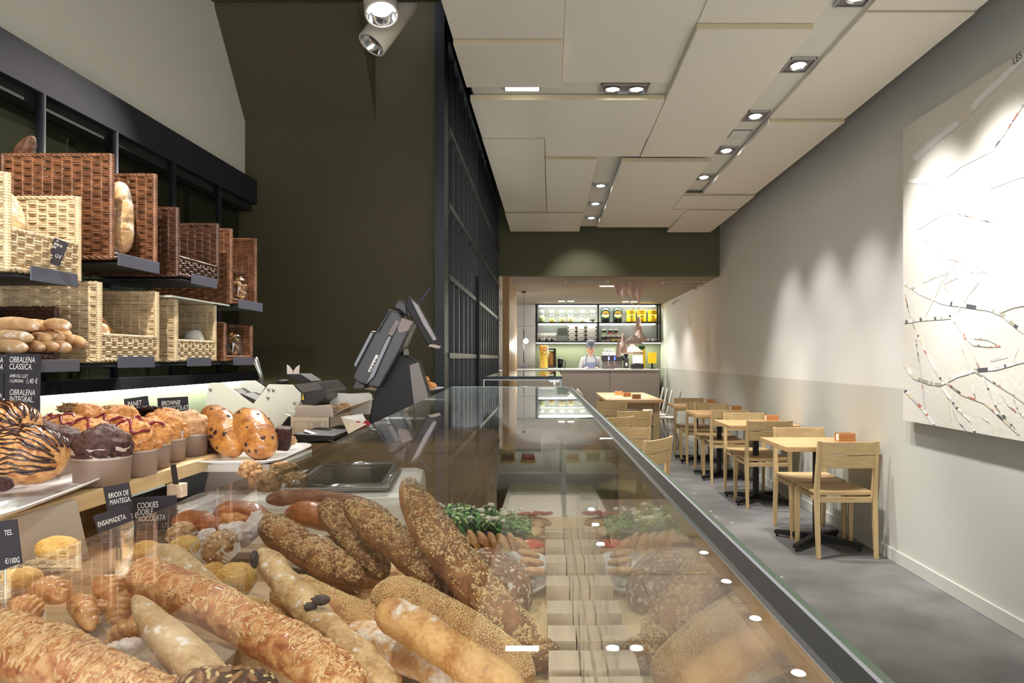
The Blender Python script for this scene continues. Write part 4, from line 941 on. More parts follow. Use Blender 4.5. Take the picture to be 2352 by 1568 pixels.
CR = {
 'baguette': crustmat('golden_crust', S(222, 176, 116), S(176, 118, 66), S(204, 154, 96), flour=.15, bump=.35, bscale=70),
 'roll': crustmat('pale_roll_crust', S(210, 174, 130), S(186, 146, 102), bump=.2, bscale=90, flour=.15, fscale=14),
 'brown': crustmat('dark_floured_crust', S(158, 108, 68), S(100, 64, 42), bump=.8, bscale=60, flour=.3, fscale=50),
 'seed': crustmat('seeded_crust', S(176, 122, 74), S(118, 74, 42), bump=.6, bscale=55),
 'sesame': crustmat('sesame_crust', S(192, 140, 82), S(150, 100, 54), bump=.4, bscale=60),
 'cheese': crustmat('cheese_crust', S(224, 176, 120), S(160, 92, 56), S(196, 130, 80), bump=.9, bscale=45, vscale=30, coat=.15),
 'olive': crustmat('ciabatta_crust', S(224, 192, 144), S(176, 136, 90), S(204, 168, 118), bump=.5, bscale=60, flour=.05, fscale=30),
 'pale': crustmat('pale_crust', S(218, 188, 142), S(184, 146, 98), bump=.5, bscale=60, flour=.1, fscale=24),
 'floured': crustmat('floured_crust', S(226, 184, 130), S(196, 146, 92), bump=.5, bscale=50, flour=.55, fscale=16),
 'dark': crustmat('dark_crust', S(104, 68, 44), S(58, 36, 26), bump=.9, bscale=50),
 'olivebread': crustmat('reddish_crust', S(166, 110, 78), S(112, 66, 44), bump=.5, bscale=50, vscale=24),
 'glaze': crustmat('glazed_crust', S(196, 124, 66), S(138, 74, 36), S(176, 104, 54), rough=.35, bump=.3, bscale=60, coat=.6, vscale=10),
 'glaze_y': crustmat('glazed_yellow_crust', S(204, 144, 74), S(150, 88, 38), rough=.35, bump=.15, bscale=50, coat=.7, vscale=12),
 'muffin': crustmat('golden_muffin_top', S(220, 162, 100), S(168, 98, 50), S(202, 138, 76), bump=1.0, bscale=90, vscale=40),
 'muffin_y': crustmat('yellow_muffin_top', S(236, 198, 116), S(214, 158, 80), bump=.8, bscale=120, vscale=22),
 'choc': crustmat('chocolate_muffin_top', S(92, 62, 56), S(52, 32, 30), bump=1.0, bscale=70, vscale=40),
 'sugar': crustmat('sugared_pastry', S(240, 236, 238), S(214, 192, 176), bump=.6, bscale=60, vscale=16),
 'croissant': crustmat('croissant_crust', S(222, 172, 112), S(160, 98, 54), S(200, 144, 86), rough=.35, bump=.5, bscale=50, coat=.4, vscale=26),
 'cookie': crustmat('cookie_crust', S(224, 182, 136), S(184, 134, 92), bump=.7, bscale=70, vscale=30),
 'brownie': crustmat('brownie_crumb', S(78, 40, 34), S(42, 22, 20), bump=1.0, bscale=80),
 'nut': crustmat('nut_pastry', S(208, 172, 126), S(136, 92, 56), S(180, 138, 96), bump=1.0, bscale=60, vscale=30),
 'loaf_w': crustmat('rustic_loaf_crust', S(232, 200, 152), S(196, 148, 96), bump=.7, bscale=30, flour=.4, fscale=8),
}
M['seed_pale'] = mat('pale_seed', S(226, 196, 140), .45, var=.2, vscale=60)
M['seed_oat'] = mat('oat_flake', S(208, 178, 124), .6, var=.25, vscale=60)
M['seed_dark'] = mat('brown_seed', S(150, 104, 62), .45, var=.3, vscale=60)
M['choc_glaze'] = mat('chocolate_glaze', S(52, 26, 22), .2, coat=.5)
M['jam'] = mat('red_jam', S(120, 18, 44), .1, coat=.8)
M['liner'] = mat('paper_liner', S(152, 132, 120), .75, bump=.15, bscale=60, var=.10, vscale=8)
M['liner_top'] = mat('greaseproof_paper', S(206, 196, 186), .6)
M['raisin'] = mat('dark_raisin', S(54, 26, 24), .25, coat=.4)
def spline(pts, n):
    pts = [Vector(p) for p in pts]
    if len(pts) == 2: return [pts[0].lerp(pts[1], k/n) for k in range(n+1)]
    out = []; m_ = len(pts)-1
    for k in range(n+1):
        s = k/n*m_; i = min(int(s), m_-1); f = s-i
        p0, p1, p2, p3 = pts[max(i-1, 0)], pts[i], pts[i+1], pts[min(i+2, m_)]
        out.append(.5*((2*p1)+(p2-p0)*f+(2*p0-5*p1+4*p2-p3)*f*f+(3*p1-p0-3*p2+p3)*f**3))
    return out
class Loaf:
    def __init__(s, pts, r, flat=.85, e0=.35, e1=.35, pw=2.2, amp=.06, fr=2.5, seed=0, lumps=None, slash=None, ridge=None, nu=130, nv=52, fine=.018, upv=(0, 0, 1)):
        s.c = spline(pts, nu); s.nu = nu; s.nv = nv; s.r = r; s.flat = flat; s.seed = seed; s.amp = amp; s.fr = fr; s.slash = slash or []; s.ridge = ridge
        L = [0]
        for i in range(nu): L.append(L[-1]+(s.c[i+1]-s.c[i]).length)
        s.L = L[-1]; s.t = [l/s.L for l in L]; s.e0, s.e1, s.pw = e0, e1, pw; s.up = Vector(upv); s.fine = fine
    def prof(s, u):
        k = 1
        if u < s.e0: k = max(0, 1-((s.e0-u)/s.e0)**s.pw)**(1/2.0)
        if u > 1-s.e1: k = min(k, max(0, 1-((u-1+s.e1)/s.e1)**s.pw)**(1/2.0))
        return k
    def frame(s, i):
        t = (s.c[min(i+1, s.nu)]-s.c[max(i-1, 0)]).normalized(); a = t.cross(s.up).normalized(); return t, a, a.cross(t)
    def pt(s, i, an):
        t, a, b = s.frame(i); u = s.t[i]; k = s.prof(u)
        d = a*cos(an)+b*sin(an)*s.flat
        q = Vector((u*s.L/s.r*.5, cos(an), sin(an)))*s.fr*.5+Vector((s.seed*5.3, s.seed, 0))
        pf = s.c[i]*1.0+d*s.r; w = 1+s.amp*noise.noise(q)*1.6+s.amp*.5*noise.noise(q*2.7)+s.fine*(noise.noise(pf*130)+.8*noise.noise(pf*300))
        for (us, wd, dp) in s.slash:
            ph = (u-us+.05*(an-pi/2))/wd
            if abs(ph) < 1 and .15 < an < pi-.15: w -= dp*(1-ph*ph)**2*(sin(an)**.5); 
            elif 1 <= ph < 1.9 and .15 < an < pi-.15: w += dp*.35*(1-((ph-1.45)/.45)**2)
        if s.ridge:
            u0, u1, aw, dp = s.ridge
            ra = pi/2+.35*sin(u*5+s.seed)
            if u0 < u < u1: w += dp*max(0, 1-abs(an-ra)/aw)*min(1, (u-u0)*8, (u1-u)*8)*(1+.6*noise.noise(Vector((u*40, an*6, s.seed))))
        return s.c[i]+d*(s.r*k*w)
    def mesh(s, mb=None):
        mb = mb or MB(); vs = [s.pt(i, 2*pi*j/s.nv) for i in range(s.nu+1) for j in range(s.nv)]; n = s.nv
        return mb.add(vs, [(i*n+j, i*n+(j+1) % n, (i+1)*n+(j+1) % n, (i+1)*n+j) for i in range(s.nu) for j in range(n)])
    def surf(s, u, an):
        x = u*s.nu; i = min(int(x), s.nu-1); f = x-i
        p = s.pt(i, an).lerp(s.pt(i+1, an), f); c = s.c[i].lerp(s.c[i+1], f); t, a, b = s.frame(i)
        e = (s.pt(i, an+.1)-s.pt(i, an-.1)); g = (s.pt(min(i+1, s.nu), an)-s.pt(max(i-1, 0), an)); nn = e.cross(g)
        if nn.length < 1e-12: nn = p-c
        nn.normalize()
        if nn.dot(p-c) < 0: nn = -nn
        return p, nn, t
def seed_on(mb, p, nn, rg, l, w, h, n=6):
    t = nn.orthogonal().normalized(); t = (Matrix.Rotation(rg.uniform(0, 2*pi), 3, nn) @ t); b = nn.cross(t)
    k = rg.uniform(.8, 1.2); l *= k; w *= k; vs = []
    for z, q in ((-.2, 1.0), (.75, .78)):
        for j in range(n): a = 2*pi*j/n; vs.append(p+t*(l*cos(a)*q)+b*(w*sin(a)*q)+nn*(h*z))
    vs += [p+nn*h*1.1]
    mb.add(vs, [(j, (j+1) % n, n+(j+1) % n, n+j) for j in range(n)]+[(n+j, n+(j+1) % n, 2*n) for j in range(n)])
def loaf(name, label, cat, pts, r, m, group=None, seeds=None, **k):
    lf = Loaf(pts, r, **k); t = None; me = lf.mesh()
    if seeds:
        t = thing(name, label, cat, sum((Vector(p) for p in pts), Vector())/len(pts), group); me.build('crust', CR[m], t, smooth=True)
        rg = random.Random(k.get('seed', 0)+3); hsh = {}; order = sorted(seeds, key=lambda q: -q[3])
        def free(p, r_):
            g_ = .006; ky = (int(p.x//g_), int(p.y//g_), int(p.z//g_))
            for a_ in (-1, 0, 1):
                for b_ in (-1, 0, 1):
                    for c_ in (-1, 0, 1):
                        for (q_, rq) in hsh.get((ky[0]+a_, ky[1]+b_, ky[2]+c_), ()):
                            if (p-q_).length < (r_+rq): return False
            hsh.setdefault(ky, []).append((p.copy(), r_)); return True
        for nm, mt, cnt, l, w, h, a0, a1, u0, u1 in order:
            mb = MB()
            for _ in range(cnt):
                u = rg.uniform(u0, u1); an = rg.uniform(a0, a1); p, nn, _t = lf.surf(u, an)
                if noise.noise(p*28+Vector((k.get('seed', 0), 0, 0))) < -.38 or not free(p, (l+w)*.42): continue
                seed_on(mb, p, nn, rg, l, w, h)
            tag(mb.build(nm, mt, t, smooth=True), kind='stuff')
        return t, lf
    o = me.build(name, CR[m], smooth=True); tag(o, label, cat, group); return o, lf
def PL_(pts): return [P(*p) for p in pts]
# ---------------------------------------------------------------- contents of the baskets
loaf('rustic_loaf', 'tall floured rustic loaf standing in the tallest brown basket', 'bread', PL_([(272, 420, 2.36), (279, 500, 2.33), (275, 583, 2.31)]), .034, 'loaf_w', amp=.10, seed=2, flat=1.5, slash=[(.35, .06, .12), (.65, .06, .12)])
loaf('rustic_loaf', 'dark crusted bread end poking above the tallest basket', 'bread', [(-1.62, 2.25, CZ+.52), (-1.59, 2.24, CZ+.62), (-1.565, 2.24, CZ+.672)], .034, 'dark', amp=.12, seed=4, e1=.7)
loaf('rustic_loaf', 'pale cut loaf leaning in the top left pale basket', 'bread', PL_([(8, 440, 1.87), (22, 495, 1.87), (42, 550, 1.87)]), .032, 'loaf_w', amp=.08, seed=6)
loaf('rustic_loaf', 'floured loaf in the left pale basket of the lower row', 'bread', PL_([(228, 742, 2.26), (236, 765, 2.26), (246, 790, 2.26)]), .022, 'floured', amp=.1, seed=7)
loaf('thin_baguette', 'thin brown breadstick leaning behind the basket front', 'bread', PL_([(230, 728, 2.3), (246, 752, 2.32), (262, 774, 2.34)]), .009, 'seed', amp=.05, seed=8)
for i in range(3):
    loaf('rustic_loaf', 'pale bread top showing above the left pale basket, %s of three' % ['left', 'middle', 'right'][i], 'bread', [(-1.57+i*.05, 2.2, CZ+.18), (-1.55+i*.05, 2.24, CZ+.200), (-1.53+i*.05, 2.28, CZ+.18)], .024, 'floured', 'breads showing above the left pale basket', amp=.1, seed=20+i)
# stacked rolls
ROLL = [(40, 748, 1.70, 100, 24), (85, 750, 1.78, 60, 20), (133, 748, 1.72, 52, 20), (145, 768, 1.80, 30, 16),
        (28, 776, 1.66, 95, 22), (95, 778, 1.70, 42, 17), (122, 776, 1.74, 46, 19), (150, 780, 1.76, 34, 18),
        (22, 798, 1.60, 78, 22), (78, 797, 1.66, 44, 18), (108, 796, 1.68, 46, 18), (136, 798, 1.70, 46, 19), (168, 787, 1.80, 48, 22)]
rn = ['top layer, far left', 'top layer, second from left', 'top layer, right', 'top layer, behind the right one', 'middle layer, far left', 'middle layer, second', 'middle layer, third', 'middle layer, right', 'bottom layer, far left', 'bottom layer, second', 'bottom layer, third', 'bottom layer, fourth', 'bottom layer, far right end']
for i, ((x, y, d, L, h), l) in enumerate(zip(ROLL, rn)):
    w = L*.55; p0, p1 = P(x-w, y-3, d+.05), P(x+w*.9, y+2, d-.03)
    loaf('bread_roll', 'smooth golden finger roll stacked at the far left, '+l, 'bread roll', [p0, (p0+p1)/2+Vector((0, 0, .003)), p1], h/2*d/F*1.5, 'roll', 'finger rolls stacked on the black shelf plate', amp=.03, seed=30+i, flat=.95, e0=.4, e1=.4, nu=30, nv=20, pw=2.3)
# bags
def bag(name, label, c, r, h, m, items, group=None, tied=True):
    t = thing(name, label, 'bag', c, group); c = Vector(c); rg = random.Random(int(c.x*1000)+int(c.y*100))
    if items:
        mb = MB()
        for k in range(items): mb.blob(c+Vector((rg.uniform(-r*.5, r*.5), rg.uniform(-r*.5, r*.5), h*(.1+.75*k/items))), (r*.42, r*.34, r*.20), 8, 6, q=Euler((rg.uniform(-1, 1), rg.uniform(-1, 1), 0)).to_matrix(), amp=.2, seed=k)
        tag(mb.build('biscuits', CR['nut'], t, smooth=True), kind='stuff')
    else: MB().blob(c+Vector((0, 0, r*.85)), (r*.86, r*.86, r*.8), 16, 12, amp=.1).build('white_filling', 'paper', t, smooth=True)
    mb = MB(); n = 18; prof = [(.75, 0), (1.0, .12), (1.0, .5), (.85, .75), (.25, .9), (.6, 1.05), (.75, 1.18)] if tied else [(.8, 0), (1, .1), (1, .7), (.8, .95)]
    vs = []
    for rr_, z in prof:
        for j in range(n): a = 2*pi*j/n; w = 1+.14*noise.noise(Vector((cos(a)*2, sin(a)*2, z*4+c.y))); vs.append(c+Vector((cos(a)*r*rr_*w, sin(a)*r*rr_*w, h*z)))
    mb.add(vs, [(i*n+j, i*n+(j+1) % n, (i+1)*n+(j+1) % n, (i+1)*n+j) for i in range(len(prof)-1) for j in range(n)])
    mb.build('clear_wrap', 'film', t)
    return t
M['film'] = glass('clear_film', (.94, .95, .95, 1), .06, .12)
bag('biscuit_bag', 'clear bag of pale biscuits in the far upper brown basket', (XF-.025, 3.15, CZ+.243), .034, .115, 'film', 12)
bag('biscuit_bag', 'clear bag of pale biscuits in the small far lower basket', (XF-.028, 3.105, CZ+.006), .032, .115, 'film', 12)
bag('meringue_bag', 'tied clear bag with white contents, right one in the middle pale basket', (XF-.045, 2.79, CZ+.040), .040, .12, 'film', 0, 'tied white bags')
bag('meringue_bag', 'tied clear bag with white contents, left one in the middle pale basket', (XF-.13, 2.66, CZ+.035), .036, .11, 'film', 0, 'tied white bags')
# ---------------------------------------------------------------- chalk signs
def sign(label, px, py, d, w, h, lines, roll=0.0, yaw=0.0, lean=0.0, name='chalk_sign', zf=None):
    """w, h in photograph pixels at distance d"""
    c = P(px, py, d); W_, H_ = w*d/F, h*d/F
    t = thing(name, label, 'sign', c, 'black chalk price signs')
    mt = Euler((R(90+lean), 0, R(yaw))).to_matrix().to_4x4() @ Matrix.Rotation(R(roll), 4, 'Z')
    o = MB().box((0, 0, 0), (W_, H_, .0012)).build('card', 'slate', t, local=True); o.matrix_local = mt
    if zf is not None: MB().tube([c+Vector((0, .003, -H_*.2)), Vector((c.x, c.y+.003, zf))], .0015, 6).build('stake', 'steel', t)
    for (s, sz, x, y) in lines:
        text(s, sz*d/F*1.25, 'chalk', 'lettering', t, mt @ Matrix.Translation((-W_/2+x*W_, H_/2-y*H_, .0012)), shear=.18, sx=.62)
    return t
sign('tall black chalk sign listing two loaves, left edge below the rolls', 52, 884, 1.55, 82, 144, [('OBRALENA', 15, .12, .14), ('CLÀSSICA.', 15, .12, .25), ('AMB OU, LLET', 8.5, .14, .38), ('I LLIMONA', 8.5, .14, .46), ('1,40 €', 13, .60, .47), ('OBRALENA', 15, .14, .66), ('INTEGRAL.', 15, .14, .77), ('AMB SEGONET', 9, .16, .89), ('I SUCRE MORÉ', 9, .16, .97)], -1)
sign('black chalk sign cut off by the left picture edge', -36, 884, 1.56, 88, 144, [('VA', 15, .82, .14), ('TA', 15, .82, .25), ('A', 12, .9, .70), ('US', 9, .88, .80), ('1,50', 13, .70, .93)], -1)
sign('small black chalk sign reading panet, behind the muffins', 316, 940, 1.95, 52, 56, [('PANET', 13, .12, .34), ('NOUS DE', 13, .25, .60)], 8, 8, zf=CZ-.215)
sign('black chalk sign about brownie, behind the muffins', 398, 938, 2.05, 68, 52, [('BROWNIE', 12, .12, .34), ('DE XOCOLATA', 12, .12, .58)], 3, 4, zf=CZ-.215)
sign('black chalk sign reading brioix de mantega, below the muffin board', 275, 1158, 1.12, 60, 92, [('BRIOIX DE', 13, .14, .30), ('MANTEGA.', 13, .14, .47), ("1'05 €", 15, .60, .92)], 11, zf=CZ-.37)
sign('black chalk sign reading ensaimadeta, in front of the white stand', 266, 1212, 1.06, 84, 84, [('ENSAIMADETA.', 13, .06, .34)], 17, zf=CZ-.37)
sign('wide black chalk sign about double chocolate cookies', 357, 1178, 1.16, 102, 76, [('COOKIES', 15, .10, .32), ('DOBLE', 15, .10, .52), ('XOCOLATA', 15, .10, .72), ('1,75', 12, .62, .95)], 4, zf=CZ-.37)
sign('black chalk sign with price per 100 g at the lower left edge', 8, 1252, .86, 76, 112, [('TES.', 14, .58, .30), ('€/100G', 14, .50, .88)], 7, zf=CZ-.37)
sign('black price card leaning on the top left pale basket', 131, 579, 1.925, 34, 58, [('PA', 5, .2, .12), ('SENSE SAL', 6, .1, .26), ('200G', 5, .1, .38), ('1,2 €', 9, .45, .70)], -22)
t = thing('card_holder_block', 'small grey wooden block holding a narrow black card', 'block', P(407, 1125, 1.45))
MB().box(P(407, 1125, 1.45), (.029, .024, .026)).build('block', 'beech', t, bevel=.001)
MB().box(P(401, 1090, 1.44), (.011, .001, .040), (0, R(-8), 0)).build('card', 'slate', t)
# ================================================================ GLASS COUNTER
GT = CZ-.065; ZF = CZ-.37
gc = thing('glass_counter', 'long glass-topped bread counter in the foreground with thick dark right edge', 'counter', (-.1, .9, 0))
poly = [(-.17, .06), (-.165, .4955), (-.2235, 1.674), (.0345, 1.674), (.0575, .06)]
MB().prism(poly, 'Z', GT-.005, GT).build('glass_top', 'glass_green', gc)
def ex(y): return .070+(y-.06)*(.047-.070)/1.614
def slab(mb, y0, y1, a0, a1, z0, z1):
    mb.add([(ex(y)+a, y, z) for z in (z0, z1) for y, a in ((y0, a0), (y0, a1), (y1, a1), (y1, a0))], [(3, 2, 1, 0), (4, 5, 6, 7), (0, 1, 5, 4), (1, 2, 6, 5), (2, 3, 7, 6), (3, 0, 4, 7)]); return mb
slab(MB(), .06, 1.674, -.0125, -.0075, ZF+.001, GT-.0056).build('front_pane', 'glass', gc)
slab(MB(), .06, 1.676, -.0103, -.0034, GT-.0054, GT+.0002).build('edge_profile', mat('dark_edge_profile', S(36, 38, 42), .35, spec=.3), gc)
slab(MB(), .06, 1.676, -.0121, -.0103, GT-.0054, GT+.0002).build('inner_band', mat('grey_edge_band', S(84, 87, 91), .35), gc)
slab(MB(), .06, 1.676, -.0034, -.0022, GT-.0054, GT+.0002).build('highlight_strip', mat('painted_highlight', S(176, 178, 192), .4), gc)  # pale strip painting the highlight along the glass edge, not metal trim
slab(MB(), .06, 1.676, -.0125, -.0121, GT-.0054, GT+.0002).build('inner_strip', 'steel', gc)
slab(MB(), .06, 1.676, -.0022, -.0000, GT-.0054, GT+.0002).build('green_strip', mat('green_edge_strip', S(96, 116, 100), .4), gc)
MB().bb((-.2235, 1.668, ZF+.001), (.036, 1.674, GT-.0085)).build('far_pane', 'glass', gc)
MB().bb((-.2245, 1.6745, GT-.006), (.0372, 1.6765, GT+.0005)).build('far_edge', 'glass_edge', gc)
MB().bb((-1.10, .12, ZF-.035), (.06, 1.72, ZF)).build('worktop', 'board', gc)
MB().bb((-1.08, .14, 0), (.02, 1.70, ZF-.036)).build('body', 'cabinet_wood', gc)
# pale low worktop joining the two cases
lo_ = thing('low_worktop', 'pale low worktop between the two glass cases', 'counter', (-.1, 2.8, 0))
MB().bb((-.215, 2.47, CZ-.70), (.048, 3.90, CZ-.66)).build('top', 'pale_top', lo_, bevel=.002); MB().bb((-.20, 2.48, 0), (.03, 3.89, CZ-.701)).build('body', 'cabinet_wood', lo_)
# wooden blocks with clear upright card holders
BY = [1.455, 1.345, 1.240, 1.118, 1.000, .905, .825, .755, .69]
bn = ['farthest', 'second farthest', 'third farthest', 'fourth farthest', 'fifth farthest', 'sixth farthest', 'third nearest', 'second nearest', 'nearest']
for i, y in enumerate(BY):
    xx = ex(y)-.0135; c = (xx-.024, y, ZF)
    t = thing('card_block', 'pale wooden card block along the front glass pane, %s of nine' % bn[i], 'block', c, 'wooden card blocks along the front glass')
    m_ = MB(); m_.bb((xx-.048, y-.026, ZF+.0005), (xx-.0145, y+.026, ZF+.034)); m_.bb((xx-.0125, y-.026, ZF+.0005), (xx-.001, y+.026, ZF+.034)); m_.bb((xx-.0145, y-.026, ZF+.0005), (xx-.0125, y+.026, ZF+.012))
    m_.build('block', 'beech', t)
    MB().box((xx-.0135, y, ZF+.058), (.0012, .040, .090), (0, R(-2+i % 3*2), 0)).build('clear_holder', 'acrylic', t)
# ---------------------------------------------------------------- breads

def MIX(n=1, a0=.1, a1=pi-.1): return [('small_seeds', 'seed_pale', int(2600*n), .0016, .0012, .0008, a0, a1, .02, .98), ('oat_flakes', 'seed_oat', int(330*n), .0038, .0026, .0009, a0, a1, .02, .98), ('sunflower_seeds', 'seed_dark', int(170*n), .0050, .0025, .0018, a0, a1, .02, .98)]
G = 'seeded loaves piled under the glass'
def FR(px_, d): return px_*d/F
loaf('seeded_loaf', 'tallest seeded loaf rising to a point in front of the salad', 'bread', PL_([(930, 1098, 1.03), (962, 1165, 1.02), (1040, 1280, .97), (1130, 1390, .91), (1222, 1492, .865)]), .0285, 'seed', G, MIX(1.3), seed=41, e0=.30, e1=.18, amp=.08, slash=[(.75, .25, .10)], flat=.9)
loaf('seeded_loaf', 'seeded loaf second from the tall one, pointed end up', 'bread', PL_([(796, 1152, 1.11), (860, 1205, 1.08), (950, 1280, 1.03), (1050, 1372, .97)]), .0265, 'seed', G, MIX(1.1), seed=42, e0=.28, e1=.25, amp=.08, flat=.9)
loaf('seeded_loaf', 'slim seeded loaf between two others in the middle of the pile', 'bread', PL_([(744, 1150, 1.17), (800, 1225, 1.13), (885, 1325, 1.06)]), .024, 'seed', G, MIX(.9), seed=43, e0=.25, amp=.08, flat=.9)
loaf('seeded_loaf', 'seeded loaf lying leftmost with dark rounded end', 'bread', PL_([(600, 1190, 1.14), (660, 1235, 1.11), (750, 1290, 1.05), (832, 1338, 1.01)]), .026, 'seed', G, MIX(1.1), seed=44, amp=.08, e0=.2, flat=.9)
loaf('seeded_loaf', 'seeded loaf end low beside the wooden blocks', 'bread', PL_([(1215, 1485, .885), (1238, 1510, .87), (1250, 1535, .86)]), .026, 'seed', G, MIX(.5), seed=45, amp=.06, flat=.8)
loaf('sesame_loaf', 'big sesame loaf in the middle with a broad rounded top', 'bread', PL_([(862, 1362, .93), (930, 1385, .91), (1050, 1455, .86), (1215, 1575, .80)]), .0345, 'sesame', 'sesame loaves', [('sesame_seeds', 'seed_pale', 8840, .0016, .0010, .0008, .05, pi-.05, .01, .98)], seed=46, e0=.2, e1=.2, amp=.05, flat=.85)
loaf('sesame_loaf', 'sesame loaf behind the dark-spotted ciabatta stick', 'bread', PL_([(632, 1358, .95), (700, 1375, .93), (800, 1428, .89), (945, 1500, .85)]), .031, 'sesame', 'sesame loaves', [('sesame_seeds', 'seed_pale', 7280, .0016, .0010, .0008, .05, pi-.05, .01, .98)], seed=47, e0=.2, e1=.2, amp=.05, flat=.85, slash=[(.35, .22, .10)])
loaf('sesame_loaf', 'sesame loaf end half hidden behind the cheese baguette', 'bread', PL_([(520, 1390, .86), (590, 1420, .84), (700, 1490, .80)]), .022, 'sesame', 'sesame loaves', [('sesame_seeds', 'seed_pale', 4160, .0016, .0010, .0008, .05, pi-.05, .01, .98)], seed=48, amp=.05)
loaf('floured_baguette', 'smooth golden floured baguette in front of the big sesame loaf', 'bread', PL_([(872, 1392, .80), (950, 1440, .78), (1060, 1510, .75), (1200, 1600, .71)]), .0215, 'baguette', None, None, seed=49, e0=.14, e1=.2, amp=.04, flat=.9, slash=[(.6, .3, .06)])
loaf('floured_loaf', 'cracked floured loaf under the smooth baguette', 'bread', PL_([(800, 1440, .86), (900, 1490, .83), (1010, 1530, .80), (1100, 1590, .77)]), .024, 'floured', None, None, seed=50, amp=.09, slash=[(.5, .12, .12)])
loaf('ciabatta_stick', 'pale ciabatta stick with dark olive patches crossing the pile', 'bread', PL_([(596, 1262, .885), (645, 1325, .86), (730, 1420, .80), (830, 1510, .75), (905, 1590, .71)]), .0165, 'olive', None, None, seed=51, e0=.12, e1=.1, amp=.16, fr=1.6, flat=.9)
for i, (x, y, d, rx, ry) in enumerate(((588, 1285, .870, 11, 20), (733, 1372, .822, 20, 10), (722, 1395, .818, 13, 12))):
    pass
oc = mat('black_olive', S(84, 70, 74), .55, bump=.5, bscale=300, col2=S(50, 38, 42), vscale=120)
for p_, s_, l in (((584, 1284, .856), (.0045, .006, .010), 'near its upper end'), ((736, 1378, .792), (.010, .006, .0055), 'in its middle'), ((712, 1394, .794), (.007, .005, .005), 'beside the middle one')):
    tag(MB().blob(P(*p_), s_, 14, 10, amp=.3, seed=3).build('black_olive', oc, smooth=True), 'dark olive baked into the pale ciabatta stick, '+l, 'olive')
def cheese(lf, t, n, seed, mt='cheese_crumb'):
    rg = random.Random(seed); mb = MB()
    for _ in range(n):
        u = rg.uniform(.04, .96); an = rg.uniform(.35, pi-.2); p, nn, tt = lf.surf(u, an)
        if noise.noise(p*22) < -.22: continue
        pts = []; a_ = rg.uniform(0, 6.28); 
        st_ = rg.uniform(.25, .8)
        for k in range(5):
            u2 = min(.98, max(.02, u+k*.0042*st_*cos(a_))); an2 = min(pi-.1, max(.1, an+k*.085*st_*sin(a_))); a_ += rg.uniform(-.5, 1.1); p, nn, tt = lf.surf(u2, an2); pts.append(p+nn*.0001); u, an = u2, an2
        if min((pts[i+1]-pts[i]).length for i in range(4)) < 1e-5: continue
        w_ = rg.uniform(.6, 1.15); mb.tube(pts, [.0006*w_, .0015*w_, .0019*w_, .0014*w_, .0006*w_], 6)
    tag(mb.build('melted_cheese', M[mt], t, smooth=True), kind='stuff')
M['cheese_crumb'] = mat('baked_cheese', S(230, 192, 140), .45, col2=S(202, 150, 98), vscale=90)
def cheese_loaf(label, pts, r, seed, n, **k):
    lf = Loaf(pts, r, seed=seed, **k); t = thing('cheese_baguette', label, 'bread', Vector(pts[1]), 'cheese-topped baguettes'); lf.mesh().build('crust', CR['cheese'], t, smooth=True); cheese(lf, t, n, seed)
cheese_loaf('long cheese-topped baguette running diagonally across the left of the pile', PL_([(300, 1312, .80), (400, 1352, .78), (560, 1430, .74), (700, 1510, .70), (830, 1590, .67)]), .0245, 52, 900, e0=.10, e1=.12, amp=.07, flat=.85)
cheese_loaf('big cheese-topped baguette in the bottom left corner', PL_([(-40, 1450, .66), (90, 1500, .64), (220, 1560, .62), (400, 1650, .60)]), .0285, 53, 900, e0=.08, e1=.12, amp=.07, flat=.85)
loaf('pointed_loaf', 'pale pointed loaf under the long cheese baguette, tip up', 'bread', PL_([(309, 1368, .73), (350, 1425, .70), (430, 1510, .665), (510, 1600, .63)]), .0195, 'pale', None, None, seed=54, e0=.75, e1=.1, pw=1.5, amp=.05)
loaf('pale_loaf', 'pale smooth loaf lying behind the long cheese baguette', 'bread', PL_([(345, 1262, .93), (420, 1310, .90), (530, 1420, .85)]), .0215, 'pale', None, None, seed=55, amp=.07, e0=.25)
loaf('dark_seeded_loaf', 'dark crusted loaf with seeds at the bottom edge', 'bread', PL_([(395, 1592, .60), (500, 1585, .60), (640, 1600, .59)]), .021, 'dark', None, [('pumpkin_seeds', 'seed_dark', 90, .006, .0028, .0018, .2, pi-.2, .05, .95), ('small_seeds', 'seed_oat', 120, .004, .002, .001, .2, pi-.2, .05, .95)], seed=56, amp=.10)
loaf('brown_round_loaf', 'round dark brown floured loaf beside the cookies', 'bread', PL_([(1090, 1275, 1.16), (1140, 1325, 1.12), (1195, 1400, 1.06)]), .041, 'brown', None, None, seed=57, amp=.05, e0=.45, e1=.45)
loaf('olive_bread', 'long reddish brown bread behind the seeded loaves', 'bread', PL_([(612, 1147, 1.30), (700, 1140, 1.29), (790, 1150, 1.27), (885, 1180, 1.24)]), .0155, 'olivebread', None, None, seed=58, amp=.08, e0=.12, e1=.15)
loaf('glazed_bun', 'glossy orange-brown glazed bun, right one behind the seeded loaves', 'bun', PL_([(655, 1190, 1.25), (710, 1180, 1.24), (790, 1200, 1.22)]), .026, 'glaze', 'glazed buns behind the loaves', None, seed=59, amp=.06)
loaf('glazed_bun', 'glossy orange-brown glazed bun, left one above the sugared buns', 'bun', PL_([(490, 1182, 1.22), (545, 1175, 1.22), (620, 1198, 1.20)]), .022, 'glaze', 'glazed buns behind the loaves', None, seed=60, amp=.06)
loaf('glazed_bun', 'darkly baked glazed pastry left of the glazed buns', 'bun', PL_([(395, 1200, 1.12), (450, 1195, 1.12), (505, 1215, 1.10)]), .018, 'glaze', None, None, seed=61, amp=.15)
